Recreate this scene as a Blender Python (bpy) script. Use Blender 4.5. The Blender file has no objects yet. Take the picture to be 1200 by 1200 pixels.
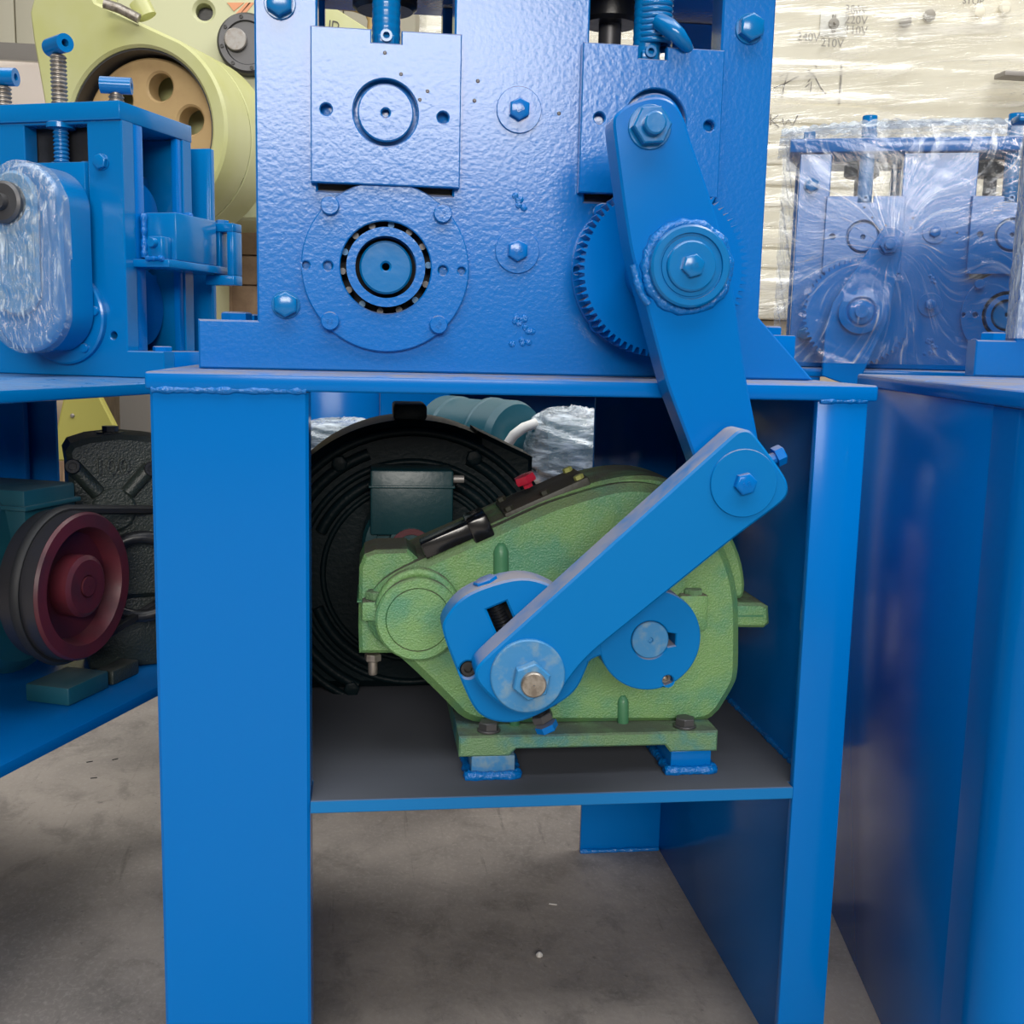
import bpy, bmesh, math, random
from mathutils import Vector, Matrix
random.seed(7)
PI = math.pi
S = bpy.context.scene
COL = S.collection

# ------------------------------------------------------------------ camera
F = 1300.0                                   # focal length in pixels of the 1200 px frame
CAMLOC = Vector((0.0, -1.10, 0.8335))
_a, _b, _vy = 10000.0, 38.0, 8600.0
_vx = -(F*F + _b*_vy)/_a
AX = Vector((_a, _b, F)).normalized()        # world X seen by the camera (x right, y down, z forward)
AZ = -Vector((_vx, _vy, F)).normalized()
AY = AZ.cross(AX)
cam = bpy.data.cameras.new('camera')
cam.sensor_width = 36.0; cam.sensor_fit = 'HORIZONTAL'
cam.lens = 36.0*F/1200.0; cam.clip_start = 0.02; cam.clip_end = 200
camo = bpy.data.objects.new('camera', cam); COL.objects.link(camo)
right = Vector((AX.x, AY.x, AZ.x)); down = Vector((AX.y, AY.y, AZ.y)); fwd = Vector((AX.z, AY.z, AZ.z))
M = Matrix((( right.x, -down.x, -fwd.x, CAMLOC.x), (right.y, -down.y, -fwd.y, CAMLOC.y), (right.z, -down.z, -fwd.z, CAMLOC.z), (0,0,0,1)))
camo.matrix_world = M
S.camera = camo

# ------------------------------------------------------------------ light
S.view_settings.view_transform = 'Standard'
S.view_settings.look = 'None'
S.view_settings.gamma = 1.0
S.view_settings.exposure = 0.0
S.view_settings.use_curve_mapping = False
W = bpy.data.worlds.new('overcast sky'); S.world = W; W.use_nodes = True
bg = W.node_tree.nodes['Background']; bg.inputs[0].default_value = (0.80, 0.88, 1.0, 1); bg.inputs[1].default_value = 0.10

def area(name, loc, rot, sx, sy, radiance, col=(1, 1, 1)):
    l = bpy.data.lights.new(name, 'AREA'); l.shape = 'RECTANGLE'; l.size = sx; l.size_y = sy
    l.energy = radiance*PI*sx*sy; l.color = col
    o = bpy.data.objects.new(name, l); COL.objects.link(o); o.location = loc; o.rotation_euler = rot
    return o
# daylight through the high window band behind the camera and through the roof lights
area('window_daylight', (-0.45, -6.93, 2.98), (PI/2, 0, 0), 4.0, 1.7, 19.0, (1.0, 0.945, 0.875))
area('rooflight_daylight', (0.3, -2.1, 5.93), (0, 0, 0), 7.0, 3.0, 5.2, (0.97, 0.985, 1.0))
area('rooflight_daylight', (-2.8, 2.6, 5.93), (0, 0, 0), 2.2, 4.5, 5.0, (1.0, 0.98, 0.94))
area('rooflight_daylight', (3.2, 1.2, 5.93), (0, 0, 0), 2.4, 4.0, 10.5, (1.0, 0.98, 0.94))

# ------------------------------------------------------------------ helpers: points
def ray(px, py):
    d = Vector((px-600.0, py-600.0, F))
    return Vector((AX.dot(d), AY.dot(d), AZ.dot(d)))
def at(px, py, y):                            # the point of the upright plane Y = y seen at a pixel of the photograph
    r = ray(px, py); return CAMLOC + r*((y-CAMLOC.y)/r.y)
def xz(px, py, y): p = at(px, py, y); return (p.x, p.z)
def loopxz(pts, y): return [xz(a, b, y) for a, b in pts]
def pxm(y):                                   # metres of one pixel near the picture's centre at depth y
    return (y-CAMLOC.y)/F*1.0
def circ(cx, cz, r, n=32, a0=0.0): return [(cx+r*math.cos(a0+2*PI*i/n), cz+r*math.sin(a0+2*PI*i/n)) for i in range(n)]
def chaikin(pts, n=2):
    for _ in range(n):
        out = []
        for i, p in enumerate(pts):
            q = pts[(i+1) % len(pts)]; d = math.hypot(q[0]-p[0], q[1]-p[1]); k = min(.25, 12.0/max(d, 1e-6))
            out += [(p[0]+(q[0]-p[0])*k, p[1]+(q[1]-p[1])*k), (q[0]+(p[0]-q[0])*k, q[1]+(p[1]-q[1])*k)]
        pts = out
    return pts
def arc(cx, cz, r, a0, a1, n): return [(cx+r*math.cos(math.radians(a0+(a1-a0)*i/n)), cz+r*math.sin(math.radians(a0+(a1-a0)*i/n))) for i in range(n+1)]

# ------------------------------------------------------------------ materials
MAT = {}
def mat(name, col, rough=0.5, metal=0.0, spec=0.5, bump=None, var=None, dust=None, coat=0.0, wear=None):
    """bump=(scale, strength, distance); var=(scale, colour2, low, high); dust=(colour, amount)"""
    m = bpy.data.materials.new(name); m.use_nodes = True; nt = m.node_tree; N = nt.nodes; L = nt.links
    b = N['Principled BSDF']; b.inputs['Roughness'].default_value = rough; b.inputs['Metallic'].default_value = metal
    b.inputs['Specular IOR Level'].default_value = spec; b.inputs['Coat Weight'].default_value = coat; b.inputs['Coat Roughness'].default_value = 0.12
    tc = N.new('ShaderNodeTexCoord')
    rgb = N.new('ShaderNodeRGB'); rgb.outputs[0].default_value = (*col, 1); out = rgb.outputs[0]
    def mixc(a, c2, fac):
        x = N.new('ShaderNodeMix'); x.data_type = 'RGBA'; L.new(fac, x.inputs[0]); L.new(a, x.inputs[6]); x.inputs[7].default_value = (*c2, 1); return x.outputs[2]
    def noise(scale, detail=4, rough=0.6, vec=None):
        n = N.new('ShaderNodeTexNoise'); n.inputs['Scale'].default_value = scale; n.inputs['Detail'].default_value = detail; n.inputs['Roughness'].default_value = rough
        L.new(vec if vec else tc.outputs['Object'], n.inputs['Vector']); return n.outputs['Fac']
    def ramp(fac, lo, hi):
        r = N.new('ShaderNodeMapRange'); r.interpolation_type = 'SMOOTHSTEP'; L.new(fac, r.inputs[0]); r.inputs[1].default_value = lo; r.inputs[2].default_value = hi; return r.outputs[0]
    def mul(a, k):
        x = N.new('ShaderNodeMath'); x.operation = 'MULTIPLY'; L.new(a, x.inputs[0])
        if isinstance(k, (int, float)): x.inputs[1].default_value = k
        else: L.new(k, x.inputs[1])
        return x.outputs[0]
    if var: out = mixc(out, var[1], ramp(noise(var[0]), var[2], var[3]))
    if wear: out = mixc(out, wear[1], mul(ramp(noise(wear[0], 6, 0.7), wear[2], wear[3]), 1.0))
    if dust:
        g = N.new('ShaderNodeNewGeometry'); sp = N.new('ShaderNodeSeparateXYZ'); L.new(g.outputs['Normal'], sp.inputs[0])
        f = mul(ramp(sp.outputs[2], 0.45, 0.85), mul(ramp(noise(22, 5), *(dust[2:] or (0.18, 0.6))), dust[1]))
        out = mixc(out, dust[0], f)
        rr = N.new('ShaderNodeMix'); rr.data_type = 'FLOAT'; L.new(f, rr.inputs[0]); rr.inputs[2].default_value = rough; rr.inputs[3].default_value = 0.9; L.new(rr.outputs[0], b.inputs['Roughness'])
    L.new(out, b.inputs['Base Color'])
    if bump:
        bp = N.new('ShaderNodeBump'); bp.inputs['Strength'].default_value = bump[1]; bp.inputs['Distance'].default_value = bump[2]
        L.new(noise(bump[0], 3, 0.5), bp.inputs['Height']); L.new(bp.outputs[0], b.inputs['Normal'])
    MAT[name] = m; return m
BLUE = (0.0, 0.143, 0.49)
DUST = (0.23, 0.21, 0.21)
mat('blue_paint', BLUE, 0.17, spec=0.16, dust=(DUST, 0.85), bump=(40, 0.05, 0.002))
mat('blue_cast', BLUE, 0.19, dust=(DUST, 0.9), bump=(190, 0.19, 0.0013), wear=(70, (0.10, 0.22, 0.45), 0.70, 0.8))
mat('blue_gloss', (0.0, 0.152, 0.43), 0.18, dust=(DUST, 0.35), bump=(60, 0.12, 0.002))
mat('blue_weld', BLUE, 0.2, bump=(260, 0.6, 0.004))
mat('blue_dull', (0.0, 0.155, 0.45), 0.4, spec=0.12, dust=((0.30, 0.28, 0.30), 0.95), bump=(60, 0.06, 0.002))
mat('blue_deep', (0.0, 0.10, 0.34), 0.22, spec=0.3, bump=(30, 0.05, 0.002))  # deeper glossy blue without a dust layer
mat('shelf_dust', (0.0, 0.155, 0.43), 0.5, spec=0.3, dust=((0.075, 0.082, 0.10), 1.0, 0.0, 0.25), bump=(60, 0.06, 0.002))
mat('blue_worn', (0.03, 0.20, 0.44), 0.45, bump=(120, 0.15, 0.002), var=(60, (0.14, 0.26, 0.38), 0.45, 0.7))
mat('black_gap', (0.006, 0.008, 0.012), 0.6)
mat('black_steel', (0.012, 0.013, 0.015), 0.35, bump=(90, 0.2, 0.002))
mat('steel', (0.30, 0.29, 0.28), 0.5, metal=0.5, bump=(200, 0.1, 0.001), var=(60, (0.25, 0.22, 0.2), 0.4, 0.7))
mat('dark_steel', (0.10, 0.10, 0.105), 0.45, metal=0.6, bump=(120, 0.15, 0.001))
mat('zinc', (0.36, 0.33, 0.29), 0.4, metal=0.7, var=(80, (0.2, 0.17, 0.14), 0.4, 0.7))
mat('green_cast', (0.165, 0.32, 0.115), 0.33, bump=(480, 0.62, 0.0026), var=(14, (0.085, 0.26, 0.15), 0.40, 0.70), wear=(34, (0.10, 0.13, 0.05), 0.62, 0.85), dust=((0.10, 0.085, 0.07), 0.9))
mat('green_base', (0.13, 0.25, 0.12), 0.36, bump=(480, 0.62, 0.0026), var=(16, (0.03, 0.20, 0.24), 0.45, 0.7), dust=((0.07, 0.07, 0.06), 0.8))
mat('green_rib', (0.06, 0.20, 0.10), 0.4, bump=(240, 0.3, 0.0015))
mat('inspection_cover', (0.030, 0.032, 0.022), 0.5, bump=(150, 0.2, 0.002), dust=((0.06, 0.05, 0.04), 0.6))
mat('red_plastic', (0.42, 0.015, 0.04), 0.35)
mat('olive_brass', (0.32, 0.34, 0.10), 0.4)
mat('black_gloss', (0.008, 0.008, 0.009), 0.18, spec=0.6)
mat('dark_cast', (0.003, 0.010, 0.013), 0.45, bump=(160, 0.35, 0.002), spec=0.16)
mat('dark_green_paint', (0.008, 0.045, 0.055), 0.35, bump=(120, 0.15, 0.002))
mat('teal_paint', (0.009, 0.082, 0.115), 0.38, bump=(120, 0.12, 0.002), dust=((0.10, 0.14, 0.15), 0.4))
mat('grey_cast', (0.022, 0.032, 0.028), 0.40, bump=(320, 0.5, 0.0022), dust=((0.06, 0.06, 0.055), 0.5))
mat('maroon_iron', (0.085, 0.012, 0.020), 0.42, bump=(70, 0.15, 0.002), var=(16, (0.05, 0.013, 0.02), 0.4, 0.7))
mat('pulley_rim', (0.045, 0.045, 0.052), 0.4, metal=0.5, bump=(90, 0.1, 0.001))
mat('belt_rubber', (0.012, 0.013, 0.015), 0.6)
mat('olive_paint', (0.50, 0.51, 0.20), 0.38, var=(2.2, (0.56, 0.57, 0.32), 0.35, 0.7), bump=(60, 0.05, 0.002))
mat('pale_olive', (0.56, 0.57, 0.35), 0.42, bump=(60, 0.05, 0.002))
mat('yellow_panel', (0.44, 0.40, 0.085), 0.5)
mat('tan_iron', (0.52, 0.36, 0.17), 0.5, var=(9, (0.44, 0.29, 0.14), 0.45, 0.75), bump=(50, 0.08, 0.002))
mat('copper', (0.72, 0.30, 0.14), 0.45)
mat('wood', (0.33, 0.22, 0.135), 0.7, var=(12, (0.22, 0.14, 0.085), 0.35, 0.7), bump=(60, 0.2, 0.003))
mat('pale_wood', (0.46, 0.37, 0.26), 0.7, var=(9, (0.34, 0.27, 0.19), 0.35, 0.7), bump=(60, 0.2, 0.003))
mat('cream_paint', (0.86, 0.81, 0.66), 0.45, var=(2.5, (0.78, 0.73, 0.58), 0.35, 0.7))
mat('wall_panel', (0.66, 0.63, 0.50), 0.6)
mat('wall_base', (0.30, 0.28, 0.26), 0.55, metal=0.2)
mat('wall_plain', (0.20, 0.20, 0.20), 0.8)
mat('ceiling_sheet', (0.22, 0.23, 0.24), 0.7)
mat('trough_steel', (0.36, 0.31, 0.27), 0.35, metal=0.3, bump=(6, 0.1, 0.01))
mat('white_label', (0.80, 0.79, 0.72), 0.5)
mat('grey_print', (0.30, 0.28, 0.24), 0.6)
mat('pencil', (0.10, 0.085, 0.07), 0.7)
mat('white_stone', (0.6, 0.58, 0.55), 0.7)
mat('foam_white', (0.70, 0.69, 0.66), 0.7)

def floor_mat():
    m = mat('concrete', (0.36, 0.32, 0.285), 0.6, bump=(38, 0.25, 0.004), var=(1.7, (0.20, 0.18, 0.165), 0.36, 0.64), wear=(7, (0.12, 0.11, 0.10), 0.56, 0.78))
    nt = m.node_tree; N = nt.nodes; L = nt.links; b = N['Principled BSDF']
    src = b.inputs['Base Color'].links[0].from_socket
    tc = N.new('ShaderNodeTexCoord')
    def layer(src, scale3, rot, lo, hi, col, k, nscale=1.0):
        mp = N.new('ShaderNodeMapping'); mp.inputs['Scale'].default_value = scale3; mp.inputs['Rotation'].default_value = (0, 0, rot); L.new(tc.outputs['Object'], mp.inputs[0])
        n = N.new('ShaderNodeTexNoise'); n.inputs['Scale'].default_value = nscale; n.inputs['Detail'].default_value = 6; n.inputs['Roughness'].default_value = 0.65; n.inputs['Distortion'].default_value = 0.6; L.new(mp.outputs[0], n.inputs['Vector'])
        r = N.new('ShaderNodeMapRange'); r.interpolation_type = 'SMOOTHSTEP'; r.inputs[1].default_value = lo; r.inputs[2].default_value = hi; r.inputs[4].default_value = k; L.new(n.outputs['Fac'], r.inputs[0])
        x = N.new('ShaderNodeMix'); x.data_type = 'RGBA'; L.new(r.outputs[0], x.inputs[0]); L.new(src, x.inputs[6]); x.inputs[7].default_value = (*col, 1); return x.outputs[2]
    src = layer(src, (40, 3.0, 1), .5, .60, .72, (0.09, 0.083, 0.078), .55)
    src = layer(src, (5, 45, 1), .2, .60, .74, (0.42, 0.39, 0.35), .45)
    src = layer(src, (60, 60, 1), 0, .62, .74, (0.07, 0.065, 0.06), .6)
    src = layer(src, (13, 9, 1), .8, .48, .70, (0.13, 0.118, 0.108), .55)
    src = layer(src, (150, 110, 1), .3, .45, .75, (0.46, 0.42, 0.38), .35)
    L.new(src, b.inputs['Base Color'])
floor_mat()

def film_mat(name, stretch, lo, hi, tint=(0.86, 0.90, 0.95), scale=30, base=0.06, bumpd=0.006):
    """clear stretch film: see-through with milky, glossy creases"""
    m = bpy.data.materials.new(name); m.use_nodes = True; nt = m.node_tree; N = nt.nodes; L = nt.links
    for n in list(N): N.remove(n)
    out = N.new('ShaderNodeOutputMaterial'); tr = N.new('ShaderNodeBsdfTransparent'); tr.inputs[0].default_value = (0.95, 0.96, 0.97, 1)
    pb = N.new('ShaderNodeBsdfPrincipled'); pb.inputs['Base Color'].default_value = (*tint, 1); pb.inputs['Roughness'].default_value = 0.22; pb.inputs['Specular IOR Level'].default_value = 0.9
    at_ = N.new('ShaderNodeUVMap'); mp = N.new('ShaderNodeMapping'); mp.inputs['Scale'].default_value = stretch
    L.new(at_.outputs[0], mp.inputs[0])
    no = N.new('ShaderNodeTexNoise'); no.inputs['Scale'].default_value = scale; no.inputs['Detail'].default_value = 5; no.inputs['Roughness'].default_value = 0.62; no.inputs['Distortion'].default_value = 0.35
    L.new(mp.outputs[0], no.inputs['Vector'])
    mr = N.new('ShaderNodeMapRange'); mr.interpolation_type = 'SMOOTHSTEP'; mr.inputs[1].default_value = lo; mr.inputs[2].default_value = hi; mr.inputs[3].default_value = base; mr.inputs[4].default_value = 0.85
    L.new(no.outputs['Fac'], mr.inputs[0])
    bp = N.new('ShaderNodeBump'); bp.inputs['Strength'].default_value = 0.8; bp.inputs['Distance'].default_value = bumpd
    L.new(no.outputs['Fac'], bp.inputs['Height']); L.new(bp.outputs[0], pb.inputs['Normal'])
    gl = N.new('ShaderNodeBsdfGlossy'); gl.inputs['Roughness'].default_value = 0.14; L.new(bp.outputs[0], gl.inputs['Normal'])
    m1 = N.new('ShaderNodeMixShader'); L.new(mr.outputs[0], m1.inputs[0]); L.new(tr.outputs[0], m1.inputs[1]); L.new(pb.outputs[0], m1.inputs[2])
    m2 = N.new('ShaderNodeMixShader'); m2.inputs[0].default_value = 0.07; L.new(m1.outputs[0], m2.inputs[1]); L.new(gl.outputs[0], m2.inputs[2])
    L.new(m2.outputs[0], out.inputs[0]); MAT[name] = m; return m
film_mat('film_radial', (1.0, 1.0, 1.0), 0.50, 0.86, scale=1.0, base=0.04)
film_mat('film_flat', (1.0, 1.0, 1.0), 0.46, 0.80, scale=1.0)
film_mat('film_dense', (1.0, 1.0, 1.0), 0.40, 0.72, tint=(0.76, 0.86, 0.95), scale=1.0, base=0.22)
film_mat('film_warm', (1.0, 1.0, 1.0), 0.42, 0.78, tint=(0.93, 0.91, 0.84), scale=1.0, base=0.10, bumpd=0.02)
film_mat('film_cover', (1.0, 1.0, 1.0), 0.46, 0.80, tint=(0.78, 0.90, 0.98), scale=1.0, base=0.12)

# ------------------------------------------------------------------ helpers: objects
def finish_mesh(me, smooth=40):
    if smooth:
        me.polygons.foreach_set('use_smooth', [True]*len(me.polygons))
        me.set_sharp_from_angle(angle=math.radians(smooth))
    me.update()
LOCAL = set(); WM = {}
def thing(name, label, cat, loc=(0, 0, 0), rz=0.0, group=None, local=False):
    o = bpy.data.objects.new(name, None); COL.objects.link(o); o.empty_display_size = 0.05
    o.location = loc; o.rotation_euler = (0, 0, rz); WM[o.name] = Matrix.Translation(Vector(loc)) @ Matrix.Rotation(rz, 4, 'Z')
    o['label'] = label; o['category'] = cat
    if group: o['group'] = group
    if local: LOCAL.add(o.name)
    return o
def obj(name, me, m, parent=None, mw=None):
    o = bpy.data.objects.new(name, me); COL.objects.link(o)
    if m and not me.materials: me.materials.append(MAT[m])
    if mw is not None: o.matrix_basis = mw
    if parent is not None:
        o.parent = parent
        if parent.name in WM and parent.name not in LOCAL: o.matrix_parent_inverse = WM[parent.name].inverted()
    return o
def tag(o, label, cat, group=None, kind=None):
    o['label'] = label
    if cat: o['category'] = cat
    if group: o['group'] = group
    if kind: o['kind'] = kind
    return o
def struct(o): o['kind'] = 'structure'; return o

class MB:
    def __init__(s): s.bm = bmesh.new(); s.sm = 25
    def box(s, x0, x1, y0, y1, z0, z1, bev=0.0, mtx=None, seg=2):
        b = bmesh.new(); bmesh.ops.create_cube(b, size=1)
        for v in b.verts: v.co = Vector(((x0+x1)/2+v.co.x*(x1-x0), (y0+y1)/2+v.co.y*(y1-y0), (z0+z1)/2+v.co.z*(z1-z0)))
        if bev: bmesh.ops.bevel(b, geom=b.edges[:], offset=bev, segments=seg, affect='EDGES', profile=0.5)
        s._add(b, mtx); return s
    def _add(s, b, mtx=None):
        if mtx is not None: bmesh.ops.transform(b, matrix=mtx, verts=b.verts)
        me = bpy.data.meshes.new('t'); b.to_mesh(me); b.free(); s.bm.from_mesh(me); bpy.data.meshes.remove(me)
    def lathe(s, prof, c, axis, n=32, a0=0.0, caps=True):
        """prof: (radius, height along axis) pairs"""
        b = bmesh.new(); ax = Vector(axis).normalized(); q = ax.to_track_quat('Z', 'Y').to_matrix().to_4x4()
        rows = []
        for r, h in prof:
            rows.append([b.verts.new((r*math.cos(a0+2*PI*i/n), r*math.sin(a0+2*PI*i/n), h)) for i in range(n)])
        for k in range(len(rows)-1):
            for i in range(n):
                j = (i+1) % n; b.faces.new((rows[k][i], rows[k][j], rows[k+1][j], rows[k+1][i]))
        if caps:
            b.faces.new(rows[0][::-1]); b.faces.new(rows[-1])
        bmesh.ops.remove_doubles(b, verts=b.verts, dist=1e-6)
        bmesh.ops.recalc_face_normals(b, faces=b.faces)
        s._add(b, Matrix.Translation(Vector(c)) @ q); return s
    def cyl(s, p0, p1, r, n=24, r2=None, bev=0.0):
        p0 = Vector(p0); p1 = Vector(p1); h = (p1-p0).length; r2 = r if r2 is None else r2
        pr = [(r, 0), (r2, h)] if not bev else [(max(r-bev, 1e-4), 0), (r, bev), (r2, h-bev), (max(r2-bev, 1e-4), h)]
        return s.lathe(pr, p0, p1-p0, n)
    def tube(s, pts, r, n=8, rf=None, closed=False):
        s.sm = 60; b = bmesh.new(); pts = [Vector(p) for p in pts]; rows = []; K = len(pts)
        prev = None
        for k, p in enumerate(pts):
            if closed: t = pts[(k+1) % K]-pts[k-1]
            else: t = pts[min(k+1, K-1)]-pts[max(k-1, 0)]
            t.normalize()
            if prev is None: a = t.orthogonal().normalized()
            else: a = (prev-t*prev.dot(t)).normalized()
            prev = a; c = t.cross(a); rr = r if rf is None else rf(k)
            rows.append([b.verts.new(p+(a*math.cos(2*PI*i/n)+c*math.sin(2*PI*i/n))*rr) for i in range(n)])
        for k in range(K if closed else K-1):
            k2 = (k+1) % K
            for i in range(n):
                j = (i+1) % n; b.faces.new((rows[k][i], rows[k][j], rows[k2][j], rows[k2][i]))
        if not closed: b.faces.new(rows[0][::-1]); b.faces.new(rows[-1])
        bmesh.ops.recalc_face_normals(b, faces=b.faces)
        s._add(b); return s
    def mesh(s, me, mtx=None):
        b = bmesh.new(); b.from_mesh(me); s._add(b, mtx); return s
    def build(s, name, m, parent=None, smooth=None):
        smooth = s.sm if smooth is None else smooth
        me = bpy.data.meshes.new(name); s.bm.to_mesh(me); s.bm.free(); finish_mesh(me, smooth)
        return obj(name, me, m, parent)

def curve_mesh(loops, depth, bev, res=0):
    cu = bpy.data.curves.new('c', 'CURVE'); cu.dimensions = '2D'; cu.fill_mode = 'BOTH'
    cu.extrude = max(depth/2-bev, 1e-5); cu.bevel_depth = bev; cu.bevel_resolution = res; cu.offset = -bev
    for lp in loops:
        sp = cu.splines.new('POLY'); sp.points.add(len(lp)-1); sp.use_cyclic_u = True
        for p, (x, y) in zip(sp.points, lp): p.co = (x, y, 0, 1)
    o = bpy.data.objects.new('c', cu); me = bpy.data.meshes.new_from_object(o)
    bpy.data.objects.remove(o); bpy.data.curves.remove(cu)
    b = bmesh.new(); b.from_mesh(me); bmesh.ops.remove_doubles(b, verts=b.verts, dist=1e-5); bmesh.ops.recalc_face_normals(b, faces=b.faces); b.to_mesh(me); b.free()
    me.materials.clear()
    return me
RX90 = Matrix.Rotation(PI/2, 4, 'X')
def plate_me(loops, y0, y1, bev=0.0):
    """XZ outline (first loop) with holes (other loops), thickness y0..y1"""
    me = curve_mesh(loops, y1-y0, bev); me.transform(Matrix.Translation((0, (y0+y1)/2, 0)) @ RX90); return me
def plate(name, loops, y0, y1, m, parent=None, bev=0.002, smooth=20, mtx=None):
    me = plate_me(loops, y0, y1, bev)
    if mtx is not None: me.transform(mtx)
    finish_mesh(me, smooth); return obj(name, me, m, parent)
def vprism(name, loop, z0, z1, m, parent=None, bev=0.001, smooth=20):
    me = curve_mesh([loop], z1-z0, bev); me.transform(Matrix.Translation((0, 0, (z0+z1)/2))); finish_mesh(me, smooth); return obj(name, me, m, parent)

_BC = {}
def bolt(parent, c, axis=(0, -1, 0), r=0.011, h=0.008, m='blue_cast', ang=0.3, kind='hex', washer=0.0, name='bolt', mark=False, stud=0.0):
    """hex head on the surface point c, pointing along axis"""
    key = (round(r, 4), round(h, 4), kind, round(washer, 4), m, mark, round(stud, 4))
    if key not in _BC:
        b = MB(); z = 0.0
        if washer: b.lathe([(washer-0.0006, 0), (washer, 0.0005), (washer, 0.002), (washer-0.0006, 0.0026)], (0, 0, 0), (0, 0, 1), 28); z = 0.0024
        if kind == 'hex':
            hx = MB(); hx.lathe([(r, 0), (r, h*0.82), (r*0.93, h*0.93), (r*0.80, h)], (0, 0, 0), (0, 0, 1), 6); hx.bm.transform(Matrix.Translation((0, 0, z)))
            me = bpy.data.meshes.new('h'); hx.bm.to_mesh(me); hx.bm.free(); b.mesh(me)
        elif kind == 'round':
            b.lathe([(r, z), (r, z+h*0.8), (r*0.9, z+h)], (0, 0, 0), (0, 0, 1), 24)
        elif kind == 'socket':
            b.lathe([(r, z), (r, z+h*0.9), (r*0.92, z+h), (r*0.55, z+h), (r*0.5, z+h*0.4), (0.0002, z+h*0.4)], (0, 0, 0), (0, 0, 1), 24)
        elif kind == 'nut':
            b.lathe([(r*0.92, z), (r, z+h*0.12), (r, z+h*0.88), (r*0.92, z+h)], (0, 0, 0), (0, 0, 1), 6)
        if stud:
            b.lathe([(r*0.56, z+h*0.9), (r*0.56, z+h+stud-0.0015), (r*0.47, z+h+stud)], (0, 0, 0), (0, 0, 1), 20)
        if mark:
            t = text_me('8.8', r*0.62, 0.0008)
            t.transform(Matrix.Translation((0, -r*0.25, z+h))); b.mesh(t)
        me = bpy.data.meshes.new('bolt'); b.bm.to_mesh(me); b.bm.free(); finish_mesh(me, 30); me.materials.append(MAT[m]); _BC[key] = me
    ax = Vector(axis).normalized(); q = ax.to_track_quat('Z', 'Y').to_matrix().to_4x4()
    return obj(name, _BC[key], None, parent, Matrix.Translation(Vector(c)) @ q @ Matrix.Rotation(ang, 4, 'Z'))

def text_me(s, size, depth, align='CENTER'):
    cu = bpy.data.curves.new('txt', 'FONT'); cu.body = s; cu.size = size; cu.extrude = depth/2; cu.align_x = align; cu.resolution_u = 3
    o = bpy.data.objects.new('txt', cu); me = bpy.data.meshes.new_from_object(o); bpy.data.objects.remove(o); bpy.data.curves.remove(cu); me.materials.clear()
    return me

def weld(parent, pts, r, m='blue_weld', closed=False, name='weld_bead', step=0.004):
    P = [Vector(p) for p in pts]; out = []
    seg = list(zip(P, P[1:]+([P[0]] if closed else [])))
    if not closed: seg = seg[:len(P)-1]
    for a, b in seg:
        n = max(1, int((b-a).length/step))
        out += [a.lerp(b, i/n) for i in range(n)]
    if not closed: out.append(P[-1])
    rnd = random.Random(len(out)); jit = [1+rnd.uniform(-0.25, 0.3) for _ in out]
    b = MB(); b.tube(out, r, 8, rf=lambda k: r*jit[k], closed=closed); return b.build(name, m, parent, 60)

def copy_tree(o, parent=None, skip=()):
    c = o.copy(); COL.objects.link(c); c.parent = parent
    for ch in list(o.children):
        if ch.name.split('.')[0] in skip: continue
        copy_tree(ch, c, skip)
    return c

def grid_sheet(name, fn, nu, nv, m, parent=None, uvfn=None):
    """a thin sheet from fn(u, v) -> point, uvfn(u, v) -> uv used for the crease pattern"""
    V = [fn(i/nu, j/nv) for j in range(nv+1) for i in range(nu+1)]
    Fc = [(j*(nu+1)+i, j*(nu+1)+i+1, (j+1)*(nu+1)+i+1, (j+1)*(nu+1)+i) for j in range(nv) for i in range(nu)]
    me = bpy.data.meshes.new(name); me.from_pydata(V, [], Fc)
    uv = me.uv_layers.new(name='UVMap')
    for p in me.polygons:
        for li in p.loop_indices:
            k = me.loops[li].vertex_index; u, v = (k % (nu+1))/nu, (k//(nu+1))/nv
            uv.data[li].uv = uvfn(u, v) if uvfn else (u, v)
    finish_mesh(me, 180)
    return obj(name, me, m, parent)

# ================================================================== the hall
b = MB(); b.box(-9, 10, -7.2, 8.2, -0.12, 0.0); struct(b.build('floor', 'concrete'))
b = MB(); b.box(-9, 10, -7.2, 8.2, 6.0, 6.1)
ce = struct(b.build('ceiling', 'ceiling_sheet'))
b = MB(); b.box(-9.2, -9, -7.2, 8.2, 0, 6.0); struct(b.build('wall_left', 'wall_plain'))
b = MB(); b.box(10, 10.2, -7.2, 8.2, 0, 6.0); struct(b.build('wall_right', 'wall_plain'))
# wall behind the camera with its window band
b = MB(); b.box(-9, 10, -7.2, -7.0, 0, 2.1); b.box(-9, 10, -7.2, -7.0, 3.86, 6.0); b.box(-9, -2.48, -7.2, -7.0, 2.1, 3.86); b.box(1.63, 10, -7.2, -7.0, 2.1, 3.86)
struct(b.build('wall_front', 'wall_plain', smooth=0))
b = MB(); b.box(-2.48, 1.63, -7.0, -6.95, 2.08, 2.13); b.box(-2.48, 1.63, -7.0, -6.95, 3.83, 3.88); b.box(-2.50, -2.46, -7.0, -6.95, 2.08, 3.88); b.box(1.61, 1.65, -7.0, -6.95, 2.08, 3.88)
w1 = struct(b.build('window_1', 'wall_base', smooth=0))
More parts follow.
